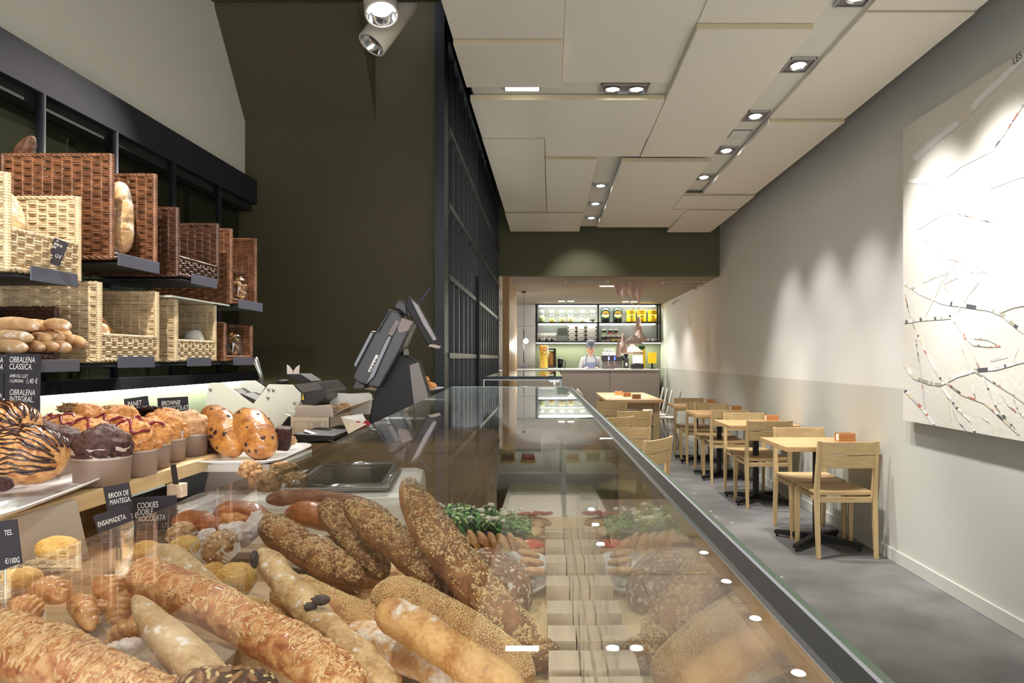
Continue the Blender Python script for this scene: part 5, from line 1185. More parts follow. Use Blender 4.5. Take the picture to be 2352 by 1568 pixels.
loaf('floured_loaf', 'reddish floured loaf glimpsed under the seeded loaves', 'bread', PL_([(700, 1240, 1.16), (780, 1265, 1.13), (850, 1310, 1.09)]), .018, 'floured', None, None, seed=62, amp=.06)
loaf('pale_loaf', 'pale flat loaf at the bottom between ciabatta stick and baguette', 'bread', PL_([(650, 1500, .80), (720, 1505, .79), (790, 1550, .77)]), .017, 'floured', None, None, seed=63, amp=.05)
loaf('floured_baguette', 'golden loaf below the pointed loaf at the bottom edge', 'bread', PL_([(560, 1490, .76), (640, 1540, .74), (740, 1600, .71)]), .020, 'pale', None, None, seed=64, amp=.06)
# fillers resting on the boards under the pile
for i, (a, b_, r_, l) in enumerate([((-.46, .78), (-.16, .80), .024, 'lowest loaf under the middle of the pile'), ((-.40, .88), (-.12, .92), .026, 'lower loaf under the sesame loaves'), ((-.47, 1.02), (-.12, 1.04), .026, 'lower loaf under the seeded loaves'),
                                  ((-.44, .66), (-.15, .70), .024, 'lowest loaf near the front of the pile'), ((-.45, 1.16), (-.14, 1.16), .022, 'lowest loaf at the back of the pile')]):
    z = ZF+r_*.9+.001
    loaf('base_loaf', 'floured golden '+l, 'bread', [(a[0], a[1], z), ((a[0]+b_[0])/2, (a[1]+b_[1])/2, z), (b_[0], b_[1], z)], r_, 'baguette', 'loaves at the bottom of the pile', None, seed=70+i, amp=.05)
# boards / risers
tag(MB().bb((-.80, .50, ZF+.0005), (-.335, 1.22, ZF+.058)).build('display_riser', 'cabinet_wood', bevel=.002), 'low brown wooden riser under the small pastries', 'riser')
# ---------------------------------------------------------------- small pastries on the riser
def blobat(name, label, cat, x, y, d, wpx, hpx, m, amp=.12, group=None, dep=None, fr=2.5, seed=0, rot=0, build=True):
    rx, rz = wpx*d/F/2, hpx*d/F/2; c = P(x, y, d); c.y += rx*.3
    q = Euler((R(-12), R(rot), 0)).to_matrix()
    return tag(MB().blob(c, (rx, dep or rx*.9, rz), 52, 36, q=q, amp=amp, fr=fr, seed=seed).build(name, CR[m], smooth=True), label, cat, group)
def cupcake(label, x, y, d, r, tilt, m, seed, seeds=False, group='small muffins in pleated paper cups'):
    """x,y = pixel of the muffin's middle; tilt = euler"""
    c = P(x, y, d); t = thing('cupcake', label, 'muffin', c, group); q = Euler(tilt).to_matrix(); n = 48
    mb = MB(); vs = []
    for z, rr_ in ((-.62, .62), (-.1, .84), (.18, .98)):
        for j in range(n): a = 2*pi*j/n; k = r*rr_*(1+(.035 if j % 2 else -.035)); vs.append(q @ Vector((cos(a)*k, sin(a)*k, z*r))+c)
    mb.add(vs, [(i*n+j, i*n+(j+1) % n, (i+1)*n+(j+1) % n, (i+1)*n+j) for i in range(2) for j in range(n)]+[tuple(range(n-1, -1, -1))]); mb.build('paper_cup', 'paper', t)
    mb = MB(); mb.blob(q @ Vector((0, 0, .18*r))+c, (r*.95, r*.95, r*.78), 30, 20, q=q, amp=.10, seed=seed); mb.build('cake', CR[m], t, smooth=True)
    if seeds:
        rg = random.Random(seed); mb = MB()
        for _ in range(26):
            a, b_ = rg.uniform(0, 6.28), rg.uniform(.1, 1.2); nn = Vector((sin(b_)*cos(a), sin(b_)*sin(a), cos(b_))); p = Vector((nn.x*r*.95, nn.y*r*.95, nn.z*r*.78+.18*r))
            seed_on(mb, q @ p+c, (q @ nn).normalized(), rg, .0042, .0024, .0012)
        tag(mb.build('seeds', 'seed_pale', t), kind='stuff')
cupcake('yellow muffin upright in pleated paper, lowest of the group', 540, 1338, .95, .0265, (R(-6), R(8), 0), 'muffin_y', 1)
cupcake('seeded brown muffin tilted left in pleated paper', 512, 1262, 1.02, .0265, (R(10), R(-42), 0), 'nut', 2, True)
cupcake('yellow muffin tilted left in pleated paper, behind the lowest one', 424, 1272, 1.0, .025, (R(5), R(-35), 0), 'muffin_y', 3)
cupcake('small yellow muffin squeezed below the seeded one', 490, 1325, .98, .020, (R(5), R(-20), 0), 'muffin_y', 4)
cupcake('seeded brown muffin at the back of the muffin group', 418, 1232, 1.08, .022, (0, R(-10), 0), 'nut', 5, True)
GS = 'icing-sugared pastries'
blobat('sugared_bun', 'white sugared bun behind the seeded muffins, left one', 'bun', 474, 1238, 1.08, 52, 46, 'sugar', seed=5, group=GS)
blobat('sugared_bun', 'white sugared bun behind the seeded muffins, larger one', 'bun', 534, 1232, 1.10, 82, 62, 'sugar', seed=6, group=GS, amp=.2)
blobat('sugared_pastry', 'folded pastry dusted with sugar by the leftmost seeded loaf', 'pastry', 582, 1208, 1.12, 40, 70, 'sugar', seed=7, group=GS, rot=20)
blobat('bun', 'orange brown round bun above the sugared buns', 'bun', 530, 1205, 1.14, 80, 50, 'muffin', seed=8)
for i, (x, y, w, h, rt, l) in enumerate(((194, 1482, 72, 36, -10, 'left one'), (290, 1490, 108, 52, 22, 'middle one'), (362, 1530, 76, 24, 5, 'right one'))):
    d = .72; loaf('sugared_pastry', 'ridged pastry white with sugar at the lower left, '+l, 'pastry', [P(x-w*.45, y+rt*.5, d), P(x, y-3, d-.01), P(x+w*.45, y-rt*.5, d)], FR(h*.5, d), 'sugar', GS, None, seed=90+i, amp=.12, e0=.45, e1=.45, nu=40, nv=24, slash=[(.3, .06, .12), (.5, .06, .12), (.7, .06, .12)])
def croiss(label, pts, r, m='croissant', seed=0, seg=7, group='croissants'):
    lf = Loaf(pts, r, seed=seed, e0=.5, e1=.5, pw=1.6, amp=.05, nu=70, nv=30, slash=[(.12+.76*k/(seg-1), .035, .16) for k in range(seg)])
    o = lf.mesh().build('croissant', CR[m], smooth=True); return tag(o, label, 'croissant', group), lf
croiss('glossy croissant at the lower left, left one of the pair', PL_([(178, 1372, .88), (192, 1400, .83), (212, 1446, .80)]), .0145, seed=1)
croiss('glossy croissant at the lower left, right one of the pair', PL_([(322, 1378, .82), (285, 1384, .80), (262, 1436, .78)]), .0145, seed=2)
croiss('flaky folded croissant above the sugared pastries', PL_([(246, 1482, .77), (298, 1442, .77), (362, 1448, .77)]), .014, seed=3)
croiss('croissant behind the pair, seen through the reflected baskets', PL_([(225, 1352, .90), (245, 1345, .89), (262, 1385, .87)]), .017, seed=4)
croiss('croissant beneath the cheese baguette at the far lower left', PL_([(60, 1365, .82), (110, 1350, .82), (150, 1375, .80)]), .017, seed=5)
croiss('small croissant at the left behind the lower cheese baguette', PL_([(20, 1400, .78), (60, 1395, .78), (95, 1415, .78)]), .016, seed=6)
blobat('yellow_bun', 'round golden bun in front of the white stand', 'bun', 124, 1262, 1.02, 96, 56, 'muffin_y', seed=9, amp=.05)
blobat('cookie_ball', 'brown crumbly cookie beside the croissants', 'cookie', 225, 1395, .86, 42, 34, 'cookie', seed=10, amp=.2)
blobat('yellow_bun', 'golden bun at the left edge behind the croissants', 'bun', 40, 1330, .95, 90, 50, 'muffin_y', seed=11, amp=.05)
blobat('yellow_bun', 'golden bun behind the pale loaf, beneath the chalk signs', 'bun', 330, 1268, 1.04, 70, 48, 'muffin_y', seed=12, amp=.05)
tag(MB().blob(P(390, 1090, 1.5), (.020, .02, .022), 16, 12).build('pear', mat('green_pear', S(140, 140, 40), .4), smooth=True), 'small green fruit under the muffin board', 'fruit')
# ---------------------------------------------------------------- pizza, salad, cookies
zb = ZF+.001
pz = thing('salad_pizza', 'oblong pizza heaped with rocket salad and white cheese crumbs', 'pizza', (-.17, 1.51, ZF))
mb = MB(); mb.blob((-.175, 1.505, zb+.016), (.165, .075, .015), 40, 12, amp=.1, fr=4); mb.build('dough', CR['olive'], pz, smooth=True)
rg = random.Random(9)
LG = [mat('rocket_green', S(104, 158, 76), .5), mat('dark_leaf', S(62, 112, 54), .5), mat('pale_leaf', S(180, 206, 126), .5), mat('red_leaf', S(96, 40, 56), .5)]
mb = MB()
for k in range(1500):
    x = rg.uniform(-.335, -.045); y = rg.uniform(1.43, 1.585); e_ = 1-((x+.19)/.165)**2; z = zb+.022+max(0, e_)*.038*rg.random()**.6
    if e_ < 0: continue
    L = rg.uniform(.012, .030); w = rg.uniform(.0022, .0052); a = rg.uniform(0, 6.28); el = rg.uniform(-.6, .8); d_ = Vector((cos(a)*cos(el), sin(a)*cos(el), sin(el))); sd_ = d_.cross(Vector((0, 0, 1))).normalized(); n_ = sd_.cross(d_); p = Vector((x, y, z))
    mb.c = 3 if (y > 1.56 and rg.random() < .35) else rg.choice([0, 0, 1, 1, 2]); pts = []
    for q_ in range(6):
        s_ = q_/5; ww = w*(.25+sin(pi*min(1, s_*1.05+.05))*(1.3 if q_ % 2 else .7)); cpt = p+d_*L*(s_-.5)-Vector((0, 0, 1))*L*.35*(s_-.5)**2*2; pts += [cpt+sd_*ww+n_*ww*.3, cpt, cpt-sd_*ww+n_*ww*.3]
    mb.add(pts, [(3*i+j, 3*i+j+1, 3*i+j+4, 3*i+j+3) for i in range(5) for j in (0, 1)])
tag(mb.build('salad_leaves', LG, pz, smooth=True), kind='stuff')
mb = MB()
for k in range(46): mb.blob((rg.uniform(-.31, -.06), rg.uniform(1.44, 1.57), zb+rg.uniform(.048, .062)), (lambda q: (q, q*.85, q*.7))(rg.uniform(.003, .0085)), 14, 10, amp=.5, fr=2.2, seed=k)
tag(mb.build('cheese_crumbs', mat('white_cheese', S(240, 232, 214), .6), pz, smooth=True), kind='stuff')
mb = MB()
for k in range(3): mb.tube([(-.135+k*.03, 1.435, zb+.022), (-.125+k*.03, 1.43, zb+.032), (-.105+k*.03, 1.435, zb+.03)], [.006, .010, .006], 10, flat=.5)
mb.build('aubergine_slices', mat('aubergine', S(46, 34, 48), .3), pz, smooth=True)
pz2 = thing('tomato_pizza', 'tomato slice pizza behind the salad, at its right end', 'pizza', (-.06, 1.60, ZF))
MB().blob((-.060, 1.595, zb+.014), (.062, .045, .0125), 30, 10, amp=.1).build('dough', CR['olive'], pz2, smooth=True)
mb = MB()
for k in range(7): mb.lathe([(.001, .003), (.014, .003), (.014, -.001)], (-.105+.016*k, 1.59+.012*(k % 2), zb+.028+.001*k), 14, q=Euler((R(-20), R(8*(k % 3)-8), 0)).to_matrix(), capb=False, capt=False)
mb.build('tomato_slices', mat('tomato_red', S(206, 66, 50), .25, var=.3, vscale=80, coat=.4), pz2)
pz3 = thing('tomato_pizza', 'small round pizza with grated tomato beside the blocks', 'pizza', (-.035, 1.38, ZF))
MB().blob((-.036, 1.385, zb+.012), (.036, .036, .012), 28, 10, amp=.1).build('dough', CR['olive'], pz3, smooth=True)
MB().blob((-.036, 1.385, zb+.020), (.026, .027, .007), 24, 10, amp=.35, fr=6).build('tomato', mat('tomato_pulp', S(214, 84, 52), .35, var=.2, vscale=100), pz3, smooth=True)
tag(MB().lathe([(.02, 0), (.05, .003), (.062, .016), (.060, .016), (.048, .006)], (-.052, 1.235, zb), 36, sy=2.0).build('white_dish', 'porcelain', smooth=True), 'white oval dish under the cookies', 'dish')
CK = [(1088, 1238, 1.37, 60), (1112, 1240, 1.36, 55), (1135, 1243, 1.35, 60), (1158, 1244, 1.33, 50), (1180, 1246, 1.32, 62), (1202, 1252, 1.30, 40), (1214, 1272, 1.25, 15), (1222, 1290, 1.21, 10), (1226, 1312, 1.17, 5)]
for i, (x, y, d, tl) in enumerate(CK):
    c = P(x, y, d); q = Euler((R(-15), R(tl), 0)).to_matrix()
    tag(MB().blob(c, (.0200, .0200, .0070), 40, 20, q=q, amp=.12, fr=4, seed=i).build('cookie', CR['cookie'], smooth=True), 'crumbly golden cookie in the row behind the brown loaf, number %d from the left' % (i+1), 'cookie', 'cookies behind the brown loaf')
mb = MB(); mb.blob((-.060, 1.18, zb+.016), (.035, .07, .016), 30, 16, amp=.6, fr=5); tag(mb.build('crumpled_paper', 'paper', smooth=True), 'crumpled white paper between the cookies and the brown loaf', 'paper')
# ================================================================ SCALE, PLATES, BOARDS BEHIND THE CASE
zr = Matrix.Rotation(R(7), 3, 'Z')
st = thing('counter_scale', 'white counter scale with steel weighing tray behind the bread pile', 'scale', (-.44, 1.6, ZF))
MB().box((-.45, 1.60, ZF+.053), (.34, .38, .105), zr).build('body', 'white', st, bevel=.02)
MB().box((-.435, 1.60, ZF+.114), (.186, .31, .010), zr).build('tray', 'steel', st, bevel=.004)
MB().box((-.435, 1.60, ZF+.1195), (.160, .275, .002), zr).build('tray_mat', 'black_gloss', st)
m_ = MB(); q = zr
for a, b_ in (((-.093, -.155), (.093, -.155)), ((.093, -.155), (.093, .155)), ((.093, .155), (-.093, .155)), ((-.093, .155), (-.093, -.155))):
    m_.tube([q @ Vector((a[0], a[1], 0))+Vector((-.435, 1.60, ZF+.119)), q @ Vector((b_[0], b_[1], 0))+Vector((-.435, 1.60, ZF+.119))], .006, 10)
m_.build('tray_rim', 'chrome', st, smooth=True)
def dish(name, label, c, L, W_, h, rz=0, m='porcelain', cat='plate', group=None):
    """rounded rectangular white plate with slightly raised rim"""
    n = 48; mb = MB(); vs = []; q = Matrix.Rotation(rz, 3, 'Z')
    def ring(k, z):
        for j in range(n):
            a = 2*pi*j/n; x = abs(cos(a))**.42*(1 if cos(a) > 0 else -1)*W_/2*k; y = abs(sin(a))**.42*(1 if sin(a) > 0 else -1)*L/2*k
            vs.append(q @ Vector((x, y, z))+Vector(c))
    for k, z in ((.78, 0), (.82, .002), (1.0, h), (.985, h+.002), (.84, .006), (.0, .005)): ring(k, z)
    mb.add(vs, [(i*n+j, i*n+(j+1) % n, (i+1)*n+(j+1) % n, (i+1)*n+j) for i in range(5) for j in range(n)]+[tuple(range(n-1, -1, -1))])
    return tag(mb.build(name, m, smooth=True, clean=True), label, cat, group)
zB = CZ-.215
bd = thing('wooden_board', 'long pale wooden board carrying the row of large muffins', 'board', (-.93, 1.4, zB)); MB().bb((-1.13, .85, zB-.028), (-.742, 2.12, zB-.001)).build('plank', 'board', bd, bevel=.002)
# supports under the board
def stand(label, x0, x1, y0, y1, z0, z1, tp=.02):
    mb = MB(); mb.add([(x0-tp, y0-tp, z0), (x1+tp, y0-tp, z0), (x1+tp, y1+tp, z0), (x0-tp, y1+tp, z0), (x0, y0, z1), (x1, y0, z1), (x1, y1, z1), (x0, y1, z1)], [(3, 2, 1, 0), (4, 5, 6, 7), (0, 1, 5, 4), (1, 2, 6, 5), (2, 3, 7, 6), (3, 0, 4, 7)])
    return tag(mb.build('white_stand', mat('white_stand', S(192, 182, 170), .35), bevel=.004), label, 'stand', 'white tapered stands')
stand('white tapered stand under the plate with the chocolate croissant', -.845, -.735, 1.00, 1.15, ZF, zB-.004)
stand('white tapered stand under the plate with the fruit buns', -.765, -.655, 1.66, 1.84, ZF, CZ-.232)
tag(MB().bb((-1.09, .9, ZF+.0005), (-1.0, 1.68, zB-.029)).build('board_riser', 'cabinet_wood'), 'dark riser behind the white stands under the board', 'riser')
pA = dish('oval_plate', 'white plate at the left edge holding the chocolate croissants', (-.850, 1.09, zB+.0), .46, .25, .014, R(10))
pB = dish('rectangular_plate', 'white plate holding the two fruit buns and a brownie', (-.68, 1.72, CZ-.228), .34, .19, .010, R(3))
tag(MB().bb((-.78, 1.60, CZ-.246), (-.60, 1.86, CZ-.230)).build('plate_board', 'white'), 'thin white board under the fruit bun plate', 'board')
pC = dish('rectangular_plate', 'white plate with nut pastries beside the scale', (-.66, 1.49, CZ-.300), .26, .17, .010, R(6))
tag(MB().bb((-.72, 1.42, ZF+.0005), (-.655, 1.50, CZ-.301)).build('plate_support', 'white'), 'white block under the nut pastry plate', 'block')
for i, (x, y, d, w, h) in enumerate(((572, 1080, 1.52, 50, 44), (616, 1107, 1.47, 54, 56), (650, 1074, 1.58, 60, 26), (660, 1087, 1.60, 50, 26), (676, 1100, 1.52, 58, 30), (588, 1100, 1.50, 36, 40))):
    blobat('nut_pastry', 'knobbly golden nut pastry by the scale, number %d from the left' % (i+1), 'pastry', x, y, d, w, h, 'nut', .25, 'nut pastries by the scale', seed=i+20, fr=4)
def muffin(label, x, y, typ, r=.045, seed=0, jam=False, hk=1.0):
    c = Vector((x, y, zB)); t = thing('large_muffin', label, 'muffin', c, 'large muffins on the wooden board'); n = 44; rg = random.Random(seed); vs = []; H = .063
    for z, k in ((0, .90), (.003, .93), (.7, .985), (.93, 1.0), (1.0, 1.03)):
        for j in range(n):
            a = 2*pi*j/n; w = .010*noise.noise(Vector((cos(a)*3, sin(a)*3, z*2+seed)))
            vs.append(c+Vector((cos(a)*r*(k+w), sin(a)*r*(k+w), H*z+(.010*noise.noise(Vector((a*2.2, seed, 0))) if z == 1 else 0))))
    mb = MB(); mb.add(vs, [(i*n+j, i*n+(j+1) % n, (i+1)*n+(j+1) % n, (i+1)*n+j) for i in range(4) for j in range(n)]+[tuple(range(n-1, -1, -1))]); mb.c = 1
    o = mb.build('paper_case', ['liner', 'liner_top'], t, smooth=True)
    me = o.data; 
    for p in me.polygons: p.material_index = 1 if p.center.z > c.z+H*.72 else 0
    mb = MB(); nu, nv = 40, 26; vs = []
    for i in range(nv+1):
        th = pi*.62*i/nv
        for j in range(nu):
            ph = 2*pi*j/nu; d_ = Vector((sin(th)*cos(ph), sin(th)*sin(ph), cos(th))); k = 1+.16*noise.noise(d_*2.6+Vector((seed*2.1, 0, 0)))+.07*noise.noise(d_*8+Vector((seed, 0, 3)))+.03*noise.noise(d_*20)
            vs.append(c+Vector((d_.x*r*1.06*k, d_.y*r*1.06*k, H*.92+max(-.01, d_.z*.040*k*hk))))
    mb.add(vs, [(i*nu+j, (i+1)*nu+j, (i+1)*nu+(j+1) % nu, i*nu+(j+1) % nu) for i in range(nv) for j in range(nu)]); mb.build('muffin_top', CR[typ], t, smooth=True)
    if jam:
        mb = MB(); pts = []
        for k in range(15): s_ = k/14*2-1; d_ = Vector((s_*.8, .30*sin(s_*5+seed)-.45, 0)); dz = sqrt(max(0, 1-d_.length_squared)); kk = 1+.10; pts.append(c+Vector((d_.x*r*1.1, d_.y*r*1.1, H*.92+dz*.043*hk+.001)))
        mb.tube(pts, [.0014+.0011*((k*7) % 3) for k in range(15)], 8); mb.build('jam_line', 'jam', t, smooth=True)
MU = [(-.770, 1.27, 'choc', .0455, 0, 'nearest of the front row, chocolate'), (-.772, 1.365, 'muffin', .0435, 1, 'second of the front row, with red jam'), (-.795, 1.455, 'muffin', .044, 1, 'third of the front row, with red jam'),
      (-.812, 1.552, 'muffin', .044, 0, 'fourth of the front row, plain golden'), (-.810, 1.648, 'cookie', .044, 0, 'fifth of the front row, crumbly brown'),
      (-.885, 1.32, 'choc', .044, 0, 'chocolate one just behind the nearest'), (-.965, 1.39, 'choc', .044, 0, 'chocolate one above the chocolate croissant'), (-.885, 1.42, 'muffin', .043, 1, 'jam one in the second row, right'), (-.975, 1.49, 'muffin', .043, 1, 'jam one in the second row, left'),
      (-.905, 1.53, 'muffin', .044, 1, 'jam one in the third row'), (-1.04, 1.58, 'muffin', .044, 1, 'jam one at the far left'), (-.95, 1.64, 'muffin', .047, 0, 'golden domed one in the back row, right'), (-1.06, 1.70, 'muffin', .047, 0, 'golden domed one in the back row, left'),
      (-.905, 1.74, 'muffin', .044, 0, 'golden one in the back row')]
for i, (x, y, ty_, r_, j, l) in enumerate(MU): muffin('large muffin in paper case on the board, '+l, x, y, ty_, r_, i+1, j, 1.25 if 'domed' in l else 1.0)
for i, (x, y, d, w, h, l) in enumerate(((172, 940, 1.93, 80, 26, 'left'), (258, 943, 1.93, 60, 24, 'middle'), (345, 944, 1.93, 70, 18, 'right'))):
    blobat('seeded_brownie_slice', 'dark slice topped with chopped nuts behind the muffins, %s one' % l, 'cake slice', x, y, d, w, h, 'nut' if i < 2 else 'brownie', .3, 'nutty slices behind the muffins', seed=40+i, fr=5)
tag(MB().bb((-1.30, 1.83, zB+.0), (-.96, 2.02, CZ-.152)).build('cake_riser', 'black'), 'dark block behind the muffins carrying the nutty slices', 'riser')
# fruit buns
def fruit_bun(label, pts, r, seed):
    lf = Loaf(pts, r, seed=seed, amp=.06, e0=.45, e1=.45, flat=.95, upv=(.2, -.9, .5)); t = thing('fruit_bun', label, 'bun', Vector(pts[1]), 'fruit buns on the white plate'); lf.mesh().build('crust', CR['glaze_y'], t, smooth=True)
    rg = random.Random(seed); mb = MB()
    for k in range(15):
        mb = MB(); p, nn, tt = lf.surf(rg.uniform(.12, .88), rg.uniform(.1, pi-.1)); seed_on(mb, p-nn*.002, nn, rg, rg.uniform(.0045, .0075), rg.uniform(.004, .006), .0035, 10)
        mb.build('raisin', 'raisin', t, smooth=True)
fruit_bun('glossy fruit bun leaning left on the white plate, left of the pair', PL_([(478, 940, 1.74), (510, 985, 1.68), (545, 1042, 1.62)]), .037, 3)
fruit_bun('glossy fruit bun with large raisins on the white plate, right of the pair', PL_([(553, 950, 1.72), (585, 996, 1.66), (618, 1044, 1.61)]), .041, 4)
tag(MB().box(P(650, 1006, 1.72), (.034, .04, .052), (.1, .1, .2)).build('brownie', CR['brownie'], bevel=.004), 'dark chocolate brownie standing beside the fruit buns', 'brownie')
blobat('nut_pastry', 'small nut slice right of the brownie', 'pastry', 668, 1012, 1.80, 24, 22, 'nut', .25, None, seed=33)
blobat('dark_bun', 'dark glazed bun in shadow behind the left fruit bun', 'bun', 480, 1030, 1.68, 50, 46, 'brownie', .1, None, seed=34)
# chocolate croissants
def choc_croiss(label, c, rz, r=.044, L=.115, seed=0):
    c = Vector(c); ax = Vector((cos(rz), sin(rz), 0)); t = thing('chocolate_croissant', label, 'croissant', c, 'chocolate-striped croissants')
    lf = Loaf([c-ax*L/2, c+Vector((0, 0, .006)), c+ax*L/2], r, seed=seed, amp=.07, e0=.5, e1=.5, pw=2.0, flat=.95, slash=[(.3, .03, .05), (.5, .03, .06), (.7, .03, .05)]); lf.mesh().build('pastry', CR['croissant'], t, smooth=True)
    rg = random.Random(seed); mb = MB()
    for k in range(19):
        an0 = -.75+k*.16; u0 = .12+rg.uniform(-.04, .04); pts = []; rr_ = []
        for i in range(22):
            u = u0+i/21*(.80+rg.uniform(0, .0)); an = an0+.30*(1-((u-.5)/.4)**2)*1.0+.03*sin(i*1.1+k); an += (.12 if k % 3 == 0 else -.05)*(u-.5)*2
            p, nn, tt = lf.surf(min(.94, u), min(pi*1.05, an)); pts.append(p+nn*.0005); rr_.append(.0017+.0007*sin(i*.9+k*2))
        mb.tube(pts, rr_, 6)
    mb.build('chocolate_stripes', 'choc_glaze', t, smooth=True)
choc_croiss('plump croissant striped with chocolate on the white plate, front one', (-.815, 1.150, zB+.058), R(4), .050, .118, 3)
choc_croiss('croissant striped with chocolate at the left edge behind the front one', (-.905, 1.235, zB+.098), R(-25), .042, .12, 5)
choc_croiss('chocolate croissant underneath at the left picture edge', (-.925, 1.16, zB+.045), R(80), .036, .12, 7)
blobat('brownie', 'dark chocolate crumb piece at the left edge of the plate', 'brownie', 4, 1112, 1.03, 40, 34, 'brownie', .2, None, seed=50)
# ================================================================ REGISTER CABINET
cab = thing('till_cabinet', 'oak cabinet under the till behind the glass counter', 'cabinet', (-.49, 2.24, 0))
MB().bb((-.84, 2.04, CZ-.262), (-.172, 2.45, CZ-.234)).build('top', 'cabinet_wood', cab, bevel=.001); MB().bb((-.835, 2.045, 0), (-.178, 2.445, CZ-.263)).build('body', 'cabinet_wood', cab)
def xp(pts, d0, d1, o=(780, 640), s=4.125):
    w = [P(o[0]+x/s, o[1]+y/s, d0) for x, y in pts]; return MB().prism([(p.x, p.z) for p in w], 'Y', d0, d1)
tl = thing('till', 'large black till scale with tilted displays on the oak cabinet', 'till', (-.43, 2.25, CZ-.234))
xp([(535, 700), (600, 712), (742, 785), (842, 1130), (880, 1495), (255, 1495), (290, 1250), (330, 1090), (400, 900), (470, 770)], 2.20, 2.27).build('pillar', 'black', tl, bevel=.006)
xp([(662, 820), (742, 790), (842, 1130), (880, 1490), (730, 1490), (700, 1150)], 2.19, 2.1995).build('pillar_trim', 'mid_grey', tl)
xp([(455, 285), (480, 292), (560, 312), (600, 375), (690, 400), (690, 420), (655, 500), (560, 700), (375, 1035), (340, 1035), (165, 985), (120, 930), (152, 850), (122, 815), (290, 495), (350, 495)], 2.15, 2.235).build('display_housing', 'dark_grey', tl, bevel=.005)
xp([(430, 590), (460, 535), (500, 545), (385, 800), (330, 930), (250, 1010), (240, 1000)], 2.142, 2.1495).build('housing_rib', 'black_gloss', tl, bevel=.002)
xp([(463, 300), (478, 306), (362, 505), (345, 500)], 2.135, 2.149).build('screen_edge', 'black_gloss', tl, bevel=.002)
xp([(290, 500), (330, 510), (190, 780), (150, 850), (130, 810)], 2.135, 2.149).build('screen_edge', 'black_gloss', tl, bevel=.002)
xp([(530, 380), (580, 400), (500, 545), (450, 530)], 2.142, 2.1495).build('access_panel', 'mid_grey', tl, bevel=.002)
xp([(590, 365), (700, 405), (650, 495), (560, 520), (545, 470)], 2.142, 2.1495).build('printer_flap', mat('taupe_plastic', S(136, 120, 118), .4), tl, bevel=.002)
xp([(620, 500), (665, 505), (650, 590), (610, 655), (565, 650), (600, 560)], 2.17, 2.21).build('bracket', 'mid_grey', tl, bevel=.003)
xp([(600, 655), (625, 660), (637, 725), (602, 725)], 2.2, 2.24).build('neck_hinge', 'mid_grey', tl, bevel=.002)
xp([(345, 715), (372, 728), (290, 885), (268, 876)], 2.143, 2.1465).build('sticker', 'white', tl)
for i in range(4): xp([(345-17*i*1.05, 760+30*i), (353-17*i*1.05, 764+30*i), (345-17*i*1.05, 778+30*i), (337-17*i*1.05, 774+30*i)], 2.1415, 2.1428).build('sticker_print', 'black', tl)
xp([(495, 285), (530, 215), (570, 198), (620, 215), (640, 245), (655, 360), (620, 350), (560, 300)], 2.17, 2.215).build('head_hinge', 'dark_grey', tl, bevel=.006)
xp([(640, 180), (655, 165), (668, 170), (745, 245), (925, 570), (960, 640), (940, 662), (905, 655), (860, 620), (835, 640), (615, 252)], 2.13, 2.165).build('customer_display', 'black', tl, bevel=.004)
xp([(672, 190), (742, 250), (920, 575), (890, 590), (790, 430)], 2.122, 2.1295).build('display_side', mat('pale_side_strip', S(150, 140, 144), .4), tl, bevel=.001)
xp([(835, 640), (860, 618), (905, 622), (960, 640), (940, 662), (900, 655), (870, 645)], 2.12, 2.1295).build('display_lip', mat('clay_plastic', S(178, 160, 156), .5), tl, bevel=.001)
m_ = MB(); m_.tube([P(780+740/4.125, 640+240/4.125, 2.2), P(780+858/4.125, 640+90/4.125, 2.2)], .0035, 10); m_.build('card_reader_wand', mat('dark_blue_plastic', S(40, 44, 66), .3), tl)
xp([(115, 1030), (150, 965), (240, 1010), (230, 1040), (180, 1050), (160, 1055)], 2.15, 2.22).build('display_foot', 'dark_grey', tl, bevel=.003)
xp([(150, 1500), (160, 1480), (540, 1480), (550, 1500), (540, 1512), (160, 1512)], 2.10, 2.38).build('base_plate', 'dark_grey', tl, bevel=.003)
# pastry box
pb = thing('pastry_box', 'open cream cardboard pastry box on the oak cabinet left of the till', 'box', (-.71, 2.4, CZ-.234))
cb = mat('cream_card', S(226, 210, 188), .8); x0, x1, y0, y1, z0, z1 = -.775, -.657, 2.20, 2.42, CZ-.2335, CZ-.174
m_ = MB(); 
for a, b_ in (((x0, y0, z0), (x1, y0+.002, z1)), ((x0, y1-.002, z0), (x1, y1, z1)), ((x0, y0, z0), (x0+.002, y1, z1)), ((x1-.002, y0, z0), (x1, y1, z1)), ((x0, y0, z0), (x1, y1, z0+.002))): m_.bb(a, b_)
m_.build('box_body', cb, pb)
def quad_flap(name, pts, m, parent):
    mb = MB(); v = [Vector(p) for p in pts]; n_ = (v[1]-v[0]).cross(v[2]-v[0]).normalized()*.0008; k = len(v)
    mb.add([p+n_ for p in v]+[p-n_ for p in v], [tuple(range(k)), tuple(range(2*k-1, k-1, -1))]+[(i, (i+1) % k, k+(i+1) % k, k+i) for i in range(k)]); return mb.build(name, m, parent)
def rf(xa, xb, y, za, zb_, lean): 
    out = [(xa, y, za), (xb, y, za)]
    for k in range(9): a = pi/2*k/8; out.append((xb-.012+.012*cos(a), y+lean, zb_-.012+.012*sin(a)))
    out.append(((xa+xb)/2, y+lean, zb_-.003))
    for k in range(9): a = pi/2+pi/2*k/8; out.append((xa+.012+.012*cos(a), y+lean, zb_-.012+.012*sin(a)))
    return out
quad_flap('front_flap', rf(x0+.018, x1+.012, y0-.002, z1, z1+.036, -.006), mat('grey_cream_card', S(200, 186, 174), .8), pb)
quad_flap('lid_flap', rf(x0+.05, x1+.07, y1, z1-.01, z1+.06, .012), 'paper', pb)
